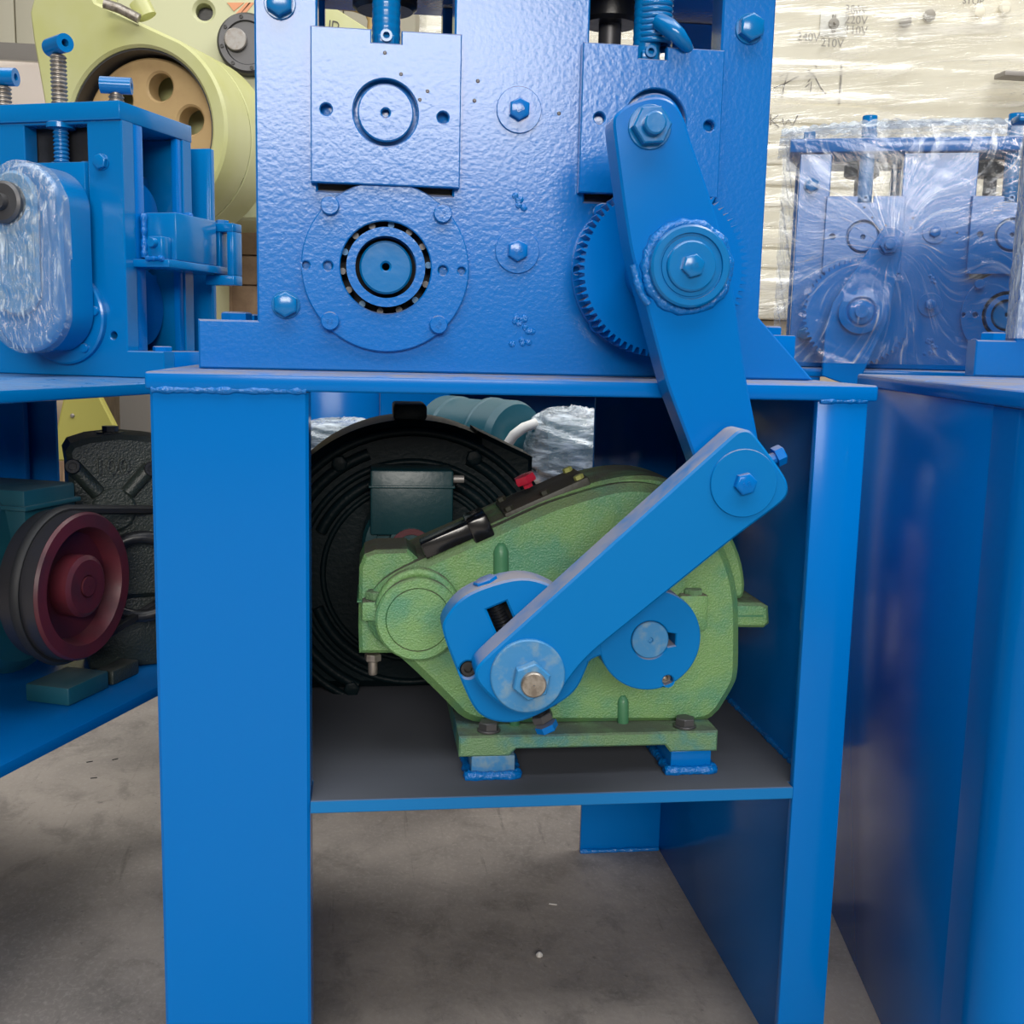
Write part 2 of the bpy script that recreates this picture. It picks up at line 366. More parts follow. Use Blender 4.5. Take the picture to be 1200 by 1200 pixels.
# back wall: corrugated pale panels above a grey base band
wb = thing('wall_back', 'pale corrugated panel wall at the back of the hall', 'wall'); del wb['category']; wb['kind'] = 'structure'
b = MB(); b.box(-9, 10, 8.0, 8.2, 0, 6.0); b.build('backing', 'wall_plain', wb)
x = -9.0; k = 0
me = None
while x < 9.9:
    if me is None:
        pb_ = MB(); pb_.box(0.003, 0.197, 0.0, 0.05, 0, 4.0, 0.012); o = pb_.build('panel', 'wall_panel', wb); me = o.data
    else: o = obj('panel', me, None, wb)
    o.location = (x, 7.95, 2.0); x += 0.2
b = MB(); b.box(-9, 10, 7.90, 8.0, at(20, 66, 7.9).z-.1, at(20, 50, 7.9).z, 0.01); b.build('rail', 'wall_base', wb)
b = MB(); b.box(-9, 10, 7.94, 8.0, 0, 1.9); b.build('base_band', 'wall_base', wb)

# ================================================================== machine stands
def make_stand(H, name, label, loc, rz, roundleg=False, group=None, top='blue_paint'):
    """local frame: x right, y into the depth from the front edge of the table top, z up"""
    t = thing(name, label, 'machine stand', loc, rz, group, local=True)
    b = MB(); b.box(-.212, .526, 0, .64, H-.017, H, .0035, seg=3); b.build('top_plate', top, t)
    hz = H-.017
    if not roundleg:
        prof = [(-.208, .055), (-.208, .007), (-.205, .004), (-.061, .004), (-.058, .007), (-.058, .055), (-.066, .055), (-.066, .012), (-.200, .012), (-.200, .055)]
    else:
        R_ = .05; o_ = [(-.208+R_+R_*math.cos(math.radians(a)), .004+R_+R_*math.sin(math.radians(a))) for a in range(180, 271, 9)]
        i_ = [(-.208+R_+(R_-.008)*math.cos(math.radians(a)), .004+R_+(R_-.008)*math.sin(math.radians(a))) for a in range(270, 179, -9)]
        prof = [(-.208, .11)] + o_ + [(-.06, .004), (-.06, .012)] + i_ + [(-.2, .11)]
    vprism('leg', prof, 0, hz, 'blue_paint', t)
    b = MB(); b.box(.462, .517, .004, .016, 0, hz, .002); b.build('leg', 'blue_paint', t)
    b = MB(); b.box(.353, .490, .612, .622, 0, hz, .002); b.build('leg', 'blue_paint', t)
    b = MB(); b.box(-.208, -.115, .612, .622, 0, hz, .002); b.build('leg', 'blue_paint', t)
    b = MB(); b.box(.487, .499, .016, .612, 0, hz, .001); b.build('side_panel', 'blue_paint', t)
    b = MB(); b.box(-.208, -.199, .055 if not roundleg else .11, .612, 0, hz, .001); b.build('side_panel', 'blue_paint', t)
    return t
st = make_stand(.80, 'machine_stand', 'blue welded steel stand with a shelf carrying the green gear reducer', (0, 0, 0), 0)
SHELF = [(-.0575, .003), (.4615, .003), (.4615, .018), (.487, .018), (.487, .61), (-.199, .61), (-.199, .058), (-.0575, .058)]
vprism('shelf', SHELF, .349, .363, 'shelf_dust', st)
weld(st, [(-.206, .003, .783), (-.06, .003, .784)], .0035)
weld(st, [(.464, .003, .783), (.515, .003, .784)], .003)
weld(st, [(.487, .02, .364), (.487, .6, .364)], .004)
weld(st, [(.352, .609, .002), (.486, .609, .002)], .004, 'blue_weld')

# ================================================================== rolling mill (local frame: x from its middle, y from the front plate, z from the table top)
CX = .16; YP = .13
def lx(px, py, y): p = at(px, py, y); return (p.x-CX, p.z-.80)
def lp(pts, y): return [lx(a, b_, y) for a, b_ in pts]
def make_mill(name, label, loc, rz=0.0):
    t = thing(name, label, 'rolling mill', loc, rz, None, local=True)
    Y = YP
    wl = (lx(372, 100, Y)[0], lx(532, 100, Y)[0]); wr = (lx(689, 100, Y)[0], lx(843, 100, Y)[0])
    zb = lx(450, 226, Y)[1]; zb2 = lx(760, 239, Y)[1]; zt = .437
    cl = lx(452, 314, Y); cr = lx(762, 320, Y)
    outer = [(-.34, 0.0005), (.348, 0.0005), (.2785, .070), (.2785, .44), (wr[1], .44), (wr[1], zb2), (wr[0], zb2), (wr[0], .44), (wl[1], .44), (wl[1], zb), (wl[0], zb), (wl[0], .44), (-.278, .44), (-.278, .0525), (-.34, .0525)]
    def frame(y0, y1, nm):
        plate(nm, [outer, circ(cl[0], cl[1], .056, 40), circ(cr[0], cr[1], .056, 40)], y0, y1, 'blue_cast', t, .002)
    frame(0, .040, 'front_plate'); frame(.205, .235, 'rear_plate')
    b = MB(); b.box(-.30, .30, -.012, .25, .4405, .468, .003); b.build('cap_plate', 'blue_cast', t)
    for x0, x1 in ((-.34, -.25), (.25, .34)):
        b = MB(); b.box(x0, x1, .0405, .2045, .0005, .0515, .002); b.build('foot', 'blue_paint', t)
    for sx in (-.308, .318):
        for yy in (.075, .17): bolt(t, (sx, yy, .0515), (0, 0, 1), .017, .011, 'blue_paint', .2, washer=0)
    for zz, xx in ((.30, 0.0), (.06, 0.0), (.155, -.02)):
        b = MB(); b.cyl((xx, .04, zz), (xx, .206, zz), .018, 20); b.build('tie_rod', 'blue_cast', t)
    # lower bearings: flange with its bolts, inner race, rollers, roll neck
    for i, c in enumerate((cl, cr)):
        fl = [circ(c[0], c[1], .0895, 64), circ(c[0], c[1], .0485, 40)]
        for dx in (-.0845, -.0613, .0613, .0815): fl.append(circ(c[0]+dx, c[1]+(.0 if dx < 0 else -.001), .0052 if abs(dx) < .07 else .0042, 14))
        f = plate('bearing_flange', fl, -.0075, -.0004, 'blue_cast', t, .0012)
        for dx, dz in ((-.059, .062), (.060, .058), (-.059, -.058), (.057, -.059)):
            bolt(f, (c[0]+dx, -.0075, c[1]+dz), (0, -1, 0), .0098, .0075, 'blue_cast', .4+dx*9, 'round', mark=True)
        if i == 0 or True:
            b = MB(); b.lathe([(.0325, 0), (.0325, .004), (.0418, .004), (.0418, .03), (.0325, .03)], (c[0], .016, c[1]), (0, -1, 0), 48, caps=False); b.build('bearing_race', 'blue_cast', t)
            for k in range(14):
                a = 2*PI*k/14+.1
                bb = MB(); bb.cyl((c[0]+.0462*math.cos(a), .004, c[1]+.0462*math.sin(a)), (c[0]+.0462*math.cos(a), .03, c[1]+.0462*math.sin(a)), .0036, 10); bb.build('roller', 'dark_steel' if k % 3 else 'blue_worn', t)
            b = MB(); b.lathe([(.0551, 0), (.0551, .02)], (c[0], .03, c[1]), (0, 1, 0), 40); b.build('seal_disc', 'black_gap', t)
            plate('roll_neck', [circ(c[0], c[1], .0280, 40), circ(c[0], c[1]+.001, .0042, 14)], -.008, .21, 'blue_gloss', t, .002)
    # chocks sliding in the windows
    for i, (pxs, cc) in enumerate((((364, 540, 31, 220), (452, 132)), ((681, 846, 50, 232), (768, 142)))):
        yf = Y-.012
        x0 = lx(pxs[0], 130, yf)[0]; x1 = lx(pxs[1], 130, yf)[0]; z1 = lx((pxs[0]+pxs[1])/2, pxs[2]+4, yf)[1]; z0 = lx((pxs[0]+pxs[1])/2, pxs[3]-3, yf)[1]
        c = lx(cc[0], cc[1], yf); nx = lx(453 if i == 0 else 766, 42, yf)[0]
        out = [(x0, z0), (x1, z0), (x1, z1), (nx+.0155, z1), (nx+.0155, z1-.013), (nx-.0155, z1-.013), (nx-.0155, z1), (x0, z1)]
        ch = plate('chock', [out, circ(c[0], c[1], .0338, 48), circ(c[0]-.0615, c[1]+.0005, .006, 16), circ(c[0]+.060, c[1]-.002, .006, 16)], -.0125, -.0004, 'blue_cast', t, .0012)
        w = (wl, wr)[i]
        b = MB(); b.box(w[0]+.003, w[1]-.003, 0.0, .225, z0+.018, z1-.018, .002); b.build('chock_body', 'blue_cast', ch)
        b = MB(); b.box(w[0]+.001, w[1]-.001, .012, .200, (zb, zb2)[i]+.0005, z0+.0175, 0); b.build('slot_dark_fill', 'black_steel', t)  # black filler added to darken the recess below the chock
        plate('roll_neck', [circ(c[0], c[1], .0292, 48), circ(c[0], c[1], .0042, 14)], -.012, -.0005, 'blue_cast', ch, .0015)
        # adjusting screw above the chock
        n = 22; prof = []
        for k in range(n): prof += [(.0147, k*.008), (.0152, k*.008+.003), (.0152, k*.008+.005), (.0147, k*.008+.0075)]
        b = MB(); b.lathe(prof, (nx, .018, z1-.012), (0, 0, 1), 24); b.build('adjusting_screw', 'blue_gloss', t)
        b = MB(); b.lathe([(.0035, 0), (.0035, .006), (.0062, .006), (.0062, 0)], (nx, .002, z1-.003), (0, -1, 0), 18, caps=False); b.box(nx-.009, nx+.009, .0, .012, z1-.012, z1-.001, .002); b.build('grease_fitting', 'blue_gloss', t)
        sx3, sz3 = (nx, .408) if i == 0 else (lx(715, 28, Y+.125)[0], lx(715, 30, Y+.125)[1])
        b = MB(); b.lathe([(.032, 0), (.037, .004), (.037, .026), (.030, .031)], (sx3, .125, sz3), (0, 0, 1), 28); b.build('screw_nut', 'black_steel', t)
        b = MB(); b.lathe([(.0135, 0), (.0135, sz3-z1+.021)], (sx3, .125, z1-.02), (0, 0, 1), 20); b.build('screw_stem', 'dark_steel', t)
    # bolts on the front plate
    for px, py, r, wsh in ((328, 4, .0145, 0), (878, 34, .0145, .0), (335, 357, .0135, .0)):
        c = lx(px, py, Y); bolt(t, (c[0], 0, c[1]), (0, -1, 0), r, .011, 'blue_gloss', .5, washer=r*1.12)
    for px, py in ((608, 129), (606, 294)):
        c = lx(px, py, Y); bolt(t, (c[0], 0, c[1]), (0, -1, 0), .0118, .008, 'blue_cast', .52, washer=.0243, mark=True)
    rn = random.Random(3)
    for px, py, nb, sp in ((612, 236, 5, .008), (607, 387, 14, .016)):
        c = lx(px, py, Y); b = MB()
        for k in range(nb):
            b.lathe([(.0038, 0), (.003, .0012), (.001, .0018)], (c[0]+rn.uniform(-sp, sp), 0, c[1]+rn.uniform(-sp, sp)), (0, -1, 0), 8)
        b.build('weld_spatter', 'blue_weld', t)
    for px, py in ((560, 95), (556, 118), (451, 62), (470, 87), (501, 107), (492, 117), (655, 133)):
        c = lx(px, py, Y-.012 if px < 540 else Y)
        b = MB(); b.lathe([(.0022, 0), (.0013, .0006)], (c[0], -.0124 if px < 540 else 0, c[1]), (0, -1, 0), 8); b.build('paint_chip', 'dark_steel', t)
    return t
mill = make_mill('rolling_mill', 'tall blue rolling mill with two square bearing blocks standing on the central stand', (CX, YP, .80))
# a twisted hose tied round the second adjusting screw
sx_ = lx(766, 30, YP+.018); sc = Vector((CX+sx_[0], YP+.018, 0))
pts = []
z0_ = at(766, 55, YP).z
for k in range(140):
    a = k*.42; pts.append((sc.x+.0178*math.cos(a), sc.y+.0178*math.sin(a), z0_+.004+k*.00042))
LM = Matrix.Translation((-CX, -YP, -.80))
b = MB(); b.tube(pts, .0035, 7); b.build('cord', 'blue_gloss', mill).data.transform(LM)
tail = [at(772, 25, .125), at(785, 33, .112), at(795, 42, .108), at(803, 52, .112), at(810, 62, .13)]
b = MB(); b.tube(tail, .006, 10, rf=lambda k: (.009, .010, .009, .007, .0045)[k]); b.build('cord_end', 'blue_gloss', mill).data.transform(LM)

# gear on the driven roll neck
YG = .072
gc = at(762, 320, YP); gr = .092
teeth = []
nt_ = 74
for k in range(nt_):
    a = 2*PI*k/nt_; p = 2*PI/nt_
    for da, rr in ((0, gr-.0065), (.28*p, gr-.0065), (.46*p, gr), (.66*p, gr), (.84*p, gr-.0065)):
        teeth.append((gc.x+rr*math.cos(a+da), gc.z+rr*math.sin(a+da)))
dg = thing('drive_gear', 'blue spur gear between the mill plate and the rocker arm', 'gear', (gc.x, YG, gc.z))
plate('toothed_rim', [teeth, circ(gc.x, gc.z, .030, 40)], YG, YG+.03, 'blue_paint', dg, .0, 30)
b = MB(); b.cyl((gc.x, YP-.009, gc.z), (gc.x, YG+.004, gc.z), .0298, 32); b.build('hub', 'blue_paint', dg)

# rocker arm
YA0, YA1 = -.045, -.005
armpx = [(718, 142), (722, 133), (733, 124), (748, 117), (764, 113), (780, 114), (793, 122), (803, 140), (808, 160), (830, 222), (842, 262), (851, 290), (861, 346), (868, 400), (876, 450), (890, 520), (893, 560), (885, 590), (860, 605), (838, 592), (822, 560), (808, 520), (782, 452), (757, 356), (740, 298), (731, 240)]
ra = thing('rocker_arm', 'blue thick bent rocker arm swinging in front of the mill', 'machine arm', (at(805, 312, YA0).x, -.02, .62))
arm = plate('arm', [loopxz(chaikin(armpx), YA0)], YA0, YA1, 'blue_paint', ra, .0022)
hc = at(805, 313, YA0); k_ = pxm(YA0)
b = MB(); b.lathe([(.0385, 0), (.0385, .014), (.0365, .016), (.031, .016), (.0305, .013), (.0285, .013), (.028, .0145), (.0240, .0145), (.0235, .018), (.022, .019), (.0005, .019)], (hc.x, YA0+.001, hc.z), (0, -1, 0), 56, caps=False); b.build('hub', 'blue_gloss', ra)
b = MB(); b.cyl((hc.x, YA1-.002, hc.z), (hc.x, YG+.001, hc.z), .034, 32); b.build('hub_sleeve', 'blue_paint', ra)
bolt(ra, (hc.x, YA0-.0175, hc.z), (0, -1, 0), .0112, .007, 'blue_gloss', .3, mark=True)
weld(ra, [(hc.x+.0405*math.cos(a*PI/20), YA0-.001, hc.z+.0405*math.sin(a*PI/20)) for a in range(40)], .0052, 'blue_weld', True, step=.006)
weld(ra, [at(742, 310, YA0), at(747, 330, YA0), at(752, 345, YA0), at(760, 356, YA0)], .004, 'blue_weld')
nc = at(761, 149, YA0)
bolt(ra, nc, (0, -1, 0), .0185, .012, 'blue_gloss', .1, 'nut', washer=.0205, stud=.010, name='nut')
lb = at(913, 537, -.028)
bolt(ra, at(908, 536, -.027), (0.85, 0, .4), .0105, .010, 'blue_paint', .2)
b = MB(); b.cyl(at(880, 548, -.027), at(909, 536, -.027), .006, 12); b.build('bolt_shank', 'blue_paint', ra)

# connecting rod
YR0, YR1 = -.092, -.050
rodpx = [(562, 777), (861, 508), (867, 504), (876, 503), (884, 508), (919, 556), (924, 568), (924, 579), (917, 589), (865, 627), (690, 768), (664, 800), (655, 820), (632, 838), (605, 838), (580, 822), (560, 802), (556, 789)]
cr_ = thing('connecting_rod', 'blue flat connecting rod linking the crank to the rocker arm', 'connecting rod', (at(740, 670, YR0).x, -.07, .52))
plate('rod', [loopxz(chaikin(rodpx), YR0)], YR0, YR1, 'blue_dull', cr_, .0022)
dc = at(871, 566, YR0)
b = MB(); b.lathe([(.0326, 0), (.0326, .0022), (.0320, .003), (.0005, .003)], (dc.x, YR0+.0004, dc.z), (0, -1, 0), 56, caps=False); b.build('pin_washer', 'blue_dull', cr_)
bolt(cr_, (dc.x, YR0-.0026, dc.z), (0, -1, 0), .0108, .008, 'blue_paint', .25, mark=True)
b = MB(); b.cyl((dc.x, YR1-.001, dc.z), (dc.x, YA0+.001, dc.z), .014, 24); b.build('pin', 'steel', cr_)
pc = at(618, 791, YR0)
b = MB(); b.lathe([(.0356, 0), (.0356, .0045), (.0345, .0055), (.0005, .0055)], (pc.x, YR0+.0004, pc.z), (0, -1, 0), 56, caps=False); b.build('washer', 'blue_worn', cr_)
bolt(cr_, (pc.x+.002, YR0-.005, pc.z-.002), (0, -1, 0), .0185, .013, 'blue_worn', .35, 'nut', name='nut')
b = MB(); b.lathe([(.0120, 0), (.0120, .019), (.0108, .0205), (.0005, .0205)], (pc.x+.003, YR0-.004, pc.z-.003), (0, -1, 0), 28, caps=False); b.build('bolt_end', 'zinc', cr_)

# crank on the reducer's output shaft
YC0, YC1 = -.047, -.006
oc = at(762, 750, YC0); sc_ = oc
blk = [(518, 741), (520, 727), (537, 704), (560, 690), (608, 676), (640, 682), (668, 700), (720, 700), (735, 760), (692, 772), (688, 783), (676, 810), (653, 827), (615, 846), (590, 848), (570, 843), (556, 832), (541, 800)]
ck = thing('crank_arm', 'blue crank with an adjustable slot fixed on the reducer output shaft', 'crank', (oc.x, YC1, oc.z))
def rotrect(cx, cy, dx, dy, hw, y):
    d = Vector((dx, dy)).normalized(); n = Vector((-d.y, d.x)); L_ = Vector((dx, dy)).length/2
    return loopxz([(cx+d.x*a+n.x*b_, cy+d.y*a+n.y*b_) for a, b_ in ((-L_, -hw), (L_, -hw), (L_, hw), (-L_, hw))], y)
slot = rotrect(605, 764, 46, 108, 12.5, YC0)
ko = oc
keyway = [(ko.x+.0175, ko.z-.0055), (ko.x+.0255, ko.z-.0055), (ko.x+.0255, ko.z+.0055), (ko.x+.0175, ko.z+.0055)]
shaft_hole = [(ko.x+.0195*math.cos(a*PI/24), ko.z+.0195*math.sin(a*PI/24)) for a in range(48)]
hole_c = at(783, 798, YC0); sk = at(549, 785, YC0)
disc_out = circ(oc.x, oc.z, .0520, 72)
key_hole = []
for a in range(48):
    an = -PI+.0+2*PI*a/48
    if abs(an) < .30: continue
    key_hole.append((ko.x+.0193*math.cos(an), ko.z+.0193*math.sin(an)))
# order the keyway into the round hole
i0 = [i for i, p in enumerate(key_hole) if p[0] > ko.x and p[1] < ko.z][-1]
key_hole = key_hole[:i0+1] + [(ko.x+.0262, ko.z-.0058), (ko.x+.0262, ko.z+.0058)] + key_hole[i0+1:]
plate('disc', [disc_out, key_hole, circ(hole_c.x, hole_c.z, .0058, 18)], YC0, YC1, 'blue_dull', ck, .0012)
plate('slotted_block', [loopxz(chaikin(blk), YC0), slot, circ(sk.x, sk.z, .0085, 20)], YC0+.0005, YC1, 'blue_dull', ck, .0020)
plate('slot_dark_back', [rotrect(605, 764, 60, 140, 20, YC1)], YC1+.0005, YC1+.004, 'black_gap', ck, 0)  # black sheet added behind the slot so that it looks dark
b = MB(); b.cyl((sk.x, YC0+.022, sk.z), (sk.x, YC0+.010, sk.z), .0078, 20); b.build('socket_bolt', 'black_steel', ck)
bolt(ck, (sk.x, YC0+.010, sk.z), (0, -1, 0), .0076, .007, 'black_steel', 0, 'socket', name='socket_bolt')
b = MB(); b.lathe([(.0188, 0), (.0188, .088), (.0178, .0890), (.003, .0890), (.0022, .087), (.0003, .087)], (oc.x, YC0+.088, oc.z), (0, -1, 0), 40, caps=False); b.build('shaft_end', 'blue_worn', ck)
bolt(ck, (hole_c.x, YC0+.02, hole_c.z), (0, -1, 0), .0056, .010, 'zinc', 0, 'socket', name='set_screw')
ym = (YC0+YC1)/2
s0 = at(569, 682, ym); s1 = at(638, 846, ym); sd = (s1-s0).normalized()
L_ = (s1-s0).length; nth = int(L_/.0035); prof = []
for k in range(nth): prof += [(.0062, k*.0035), (.0075, k*.0035+.0015), (.0075, k*.0035+.002)]
b = MB(); b.lathe(prof, s0, sd, 18); b.build('adjusting_screw', 'black_steel', ck)
bolt(ck, at(571, 687, ym), -sd, .0125, .009, 'blue_paint', .3)
bolt(ck, at(634, 836, ym), sd, .0115, .008, 'dark_steel', .2, 'nut', name='nut')
bolt(ck, at(639, 848, ym), sd, .0118, .008, 'blue_paint', .5)
b = MB(); sb = at(606, 768, ym); b.box(-.0135, .0135, -.012, .012, -.016, .016, .002, Matrix.Translation((pc.x, ym+.004, pc.z+.004)) @ Matrix.Rotation(math.atan2(sd.x, -sd.z), 4, 'Y')); b.build('slide_block', 'black_steel', ck)
b = MB(); b.cyl((pc.x, ym, pc.z), (pc.x, YR1+.001, pc.z), .0115, 20); b.build('crank_pin', 'steel', ck)

# ================================================================== green gear reducer
YF, YB = .085, .245
gx = thing('gear_reducer', 'speckled green cast gear reducer bolted on the shelf of the central stand', 'gear reducer', (at(690, 880, YF).x, (YF+YB)/2, .363))
case = [(548, 850), (520, 820), (470, 772), (436, 750), (427, 720), (436, 694), (458, 674), (500, 655), (560, 629), (640, 592), (700, 573), (735, 566), (770, 568), (805, 582), (835, 612), (857, 655), (868, 700), (868, 790), (862, 808), (835, 850)]
ca = plate('case', [loopxz(chaikin(case), YF)], YF, YB, 'green_cast', gx, .009, 27)
# raised rim behind the front face
rim = [(452, 690), (470, 668), (500, 647), (560, 620), (640, 583), (700, 563), (738, 556), (775, 558), (812, 573), (845, 606), (868, 655), (872, 700), (855, 700), (800, 610), (740, 590), (640, 625), (500, 690)]
plate('cover_rim', [loopxz(chaikin(rim), YF+.03)], YF+.022, YB-.02, 'green_cast', gx, .004, 27)
# input bearing cap with its inner disc
ic = at(490, 726, YF-.018); ri = .0455
b = MB(); b.lathe([(ri, 0), (ri, .030), (ri-.002, .032), (.0352, .032), (.0345, .0305), (.0338, .0325), (.0005, .0332)], (ic.x, YF+.012, ic.z), (0, -1, 0), 56, caps=False); b.build('bearing_cap', 'green_cast', gx)
bl = [(444, 700), (452, 684), (468, 672), (490, 667), (512, 671), (530, 684), (540, 700), (536, 690), (514, 662), (490, 658), (462, 664), (442, 682)]
b = MB(); b.tube([at(490-46*math.cos(a*PI/14), 722-46*math.sin(a*PI/14)*1.12, YF-.004) for a in range(1, 14)], .006, 8); b.build('cap_flange', 'green_cast', gx)
# end lugs on the split line
b = MB(); p0 = at(420, 765, YF+.02); p1 = at(470, 645, YF+.02); pm = at(440, 704, YF+.02)
lug = loopxz([(421, 766), (420, 735), (421, 665), (427, 650), (440, 645), (478, 644), (490, 655), (470, 690), (470, 766)], YF+.02)
plate('end_lug', [lug], YF+.02, YF+.10, 'green_cast', gx, .004, 20)
b = MB(); b.box(pm.x-.020, pm.x+.018, YF+.0165, YF+.1, pm.z-.001, pm.z+.001); b.build('split_line', 'green_rib', gx)
bolt(gx, at(440, 701, YF+.012), (0, 0, 1), .0112, .009, 'green_base', .3)
b = MB(); q = at(441, 702, YF+.012); b.box(q.x-.016, q.x+.018, YF-.002, YF+.03, q.z-.022, q.z, .003); b.build('bolt_boss', 'green_cast', gx)
q = at(437, 766, YF+.03); bolt(gx, q, (0, 0, -1), .0095, .008, 'zinc', .3, 'nut', name='nut', stud=.016)
lug2 = loopxz([(820, 735), (820, 706), (893, 707), (901, 711), (902, 731), (896, 736)], YF+.01)
plate('end_lug', [lug2], YF+.01, YF+.11, 'green_cast', gx, .0035, 20)
q = at(862, 722, YF+.009); b = MB(); b.box(q.x-.034, q.x+.033, YF+.0085, YF+.1, q.z-.0009, q.z+.0009); b.build('split_line', 'green_rib', gx)
q = at(815, 700, YF-.005); b = MB(); b.box(q.x-.02, q.x+.014, YF-.012, YF+.03, q.z-.038, q.z+.004, .004); b.build('bolt_boss', 'green_cast', gx)
bolt(gx, at(812, 696, YF-.001), (0, 0, 1), .011, .007, 'green_base', .3)
# ribs
for (x_, ya, yb_, r) in ((587, 636, 690, .0085), (730, 815, 851, .0065), (603, 832, 858, .0058)):
    b = MB(); a_ = at(x_, ya, YF); c_ = at(x_, yb_, YF); n_ = 10
    pts = [a_.lerp(c_, i/n_) for i in range(n_+1)]
    b.tube(pts, r, 14, rf=lambda k: r*(0.35 if k == 0 else 0.8 if k == 1 else 1.0)); b.build('rib', 'green_rib', gx)
# base flange and feet
bz0 = at(690, 884, YF-.035).z; bz1 = at(690, 860, YF-.035).z
bx0 = at(538, 870, YF-.035).x; bx1 = at(841, 870, YF-.035).x
z_ = [(bx0, bz0), (bx0+.055, bz0), (bx0+.063, bz0+.008), (bx1-.060, bz0+.008), (bx1-.054, bz0), (bx1, bz0), (bx1, bz1), (bx0, bz1)]
plate('base_flange', [z_], YF-.035, YB+.03, 'green_base', gx, .002)
for px in (573, 803):
    q = at(px, 850, YF-.02); bolt(gx, (q.x, YF-.018, bz1), (0, 0, 1), .0115, .009, 'dark_steel', .2, washer=.013)
for i, (a_, c_) in enumerate(((552, 603), (785, 832))):
    xa = at(a_, 900, YF-.03).x; xb = at(c_, 900, YF-.03).x
    f_ = MB(); f_.box(xa, xb, YF-.032, YF+.19, .3635, bz0, .0015); f = f_.build('mounting_block', 'blue_worn' if i == 0 else 'blue_paint', gx)
    weld(f, [(xa-.003, YF+.15, .366), (xa-.003, YF-.036, .366), (xb+.003, YF-.036, .366), (xb+.003, YF+.15, .366)], .0052)
# inspection cover along the sloping top
ta = at(570, 628, YF+.06); tb = at(705, 568, YF+.06); sl = (tb-ta).normalized(); ang = math.atan2(sl.z, sl.x)
def slope_mtx(px, py, y): return Matrix.Translation(at(px, py, y)) @ Matrix.Rotation(-ang, 4, 'Y')
b = MB(); b.box(-.050, .053, -.045, .045, -.010, .009, .002, slope_mtx(635, 583, YF+.07)); ic_ = b.build('inspection_cover', 'inspection_cover', gx)
b = MB(); b.box(-.052, .055, -.049, .049, -.013, -.006, .001, slope_mtx(638, 587, YF+.07)); b.build('gasket', 'olive_brass', gx)
mt = slope_mtx(635, 583, YF+.07)
for lx_, ly_ in ((-.042, -.036), (.044, -.036), (-.042, .036), (.044, .036), (0.002, -.036)):
    bolt(ic_, mt @ Vector((lx_, ly_, .009)), mt.to_3x3() @ Vector((0, 0, 1)), .0058, .005, 'olive_brass' if lx_ > .01 else 'inspection_cover', .3)
b = MB(); mm = slope_mtx(621, 577, YF+.07); b.lathe([(.006, 0), (.006, .006), (.0125, .006), (.0135, .009), (.0125, .015), (.0005, .016)], mm @ Vector((0, -.01, .008)), mm.to_3x3() @ Vector((0, 0, 1)), 6, caps=False); b.build('breather_plug', 'red_plastic', gx)
b = MB(); b.box(-.030, .030, -.016, .020, -.010, .008, .002, slope_mtx(524, 630, YF+.018)); b.build('junction_block', 'black_gloss', gx)
b = MB(); b.box(-.012, .012, -.03, .03, -.012, .014, .003, slope_mtx(561, 616, YF+.030)); b.build('black_clip', 'black_gloss', gx)

# ================================================================== dark round worm reducer behind it
YW = .36
wc = at(483, 672, YW); RW = .205
wr_ = thing('worm_reducer', 'large round near-black cast reducer behind the green gear reducer', 'gear reducer', (wc.x, YW+.08, .363))
def polar(r, a): return (wc.x+r*math.cos(math.radians(a)), wc.z+r*math.sin(math.radians(a)))
hz_ = .368
outl = []
for a in range(-46, 227, 4):
    r = RW
    outl.append(polar(r, a))
body = [(wc.x+.14, hz_), *outl, (wc.x-.14, hz_)]
plate('housing', [body], YW, YW+.16, 'dark_cast', wr_, .012, 20)
lug = loopxz([(560, 505), (612, 530), (625, 536), (624, 560), (600, 600), (560, 600)], YW-.002)
plate('side_lug', [lug], YW+.002, YW+.12, 'dark_cast', wr_, .006)
b = MB(); q = at(480, 482, YW+.03); b.box(q.x-.022, q.x+.022, YW+.004, YW+.10, q.z-.01, q.z+.010, .004); b.build('top_lug', 'dark_cast', wr_)
for r, w in ((.190, .006), (.150, .005), (.118, .004)):
    b = MB(); b.tube([(wc.x+r*math.cos(a*PI/40), YW, wc.z+r*math.sin(a*PI/40)) for a in range(80)], w, 8, closed=True); b.build('ring_rib', 'dark_cast', wr_)
for r in (.170, .133):
    for a0 in (20, 110, 200, 290):
        b = MB(); b.tube([(wc.x+r*math.cos(math.radians(a0+a)), YW, wc.z+r*math.sin(math.radians(a0+a))) for a in range(0, 50, 5)], .008, 8); b.build('cast_bar', 'dark_cast', wr_)
for a in (60, 120, 180, 240):
    c = polar(.176, a+3); bolt(wr_, (c[0], YW-.002, c[1]), (0, -1, 0), .011, .008, 'dark_cast', .2)
em = thing('electric_motor', 'dark green motor with a square terminal box mounted on the round black reducer', 'motor', (wc.x, .30, at(482, 650, .30).z))
mc = at(482, 640, .285)
b = MB(); b.lathe([(.062, 0), (.062, .065), (.058, .072), (.045, .072), (.044, .068), (.030, .068), (.029, .078), (.0005, .079)], (mc.x, YW-.001, mc.z), (0, -1, 0), 48, caps=False); b.build('motor_body', 'dark_green_paint', em)
ta_ = at(434, 551, .28); tb_ = at(531, 600, .28)
b = MB(); b.box(ta_.x, tb_.x, .28, .352, tb_.z-.03, ta_.z, .003); tbx = b.build('terminal_box', 'dark_green_paint', em)
b = MB(); q = at(480, 575, .28); b.box(ta_.x-.002, tb_.x+.002, .277, .352, q.z+.003, q.z+.006, .001); b.build('lid_seam', 'dark_green_paint', tbx)
q = at(531, 562, .29); b = MB(); b.cyl((q.x, .295, q.z), (q.x+.014, .295, q.z), .005, 12); b.build('cable_gland', 'steel', tbx)
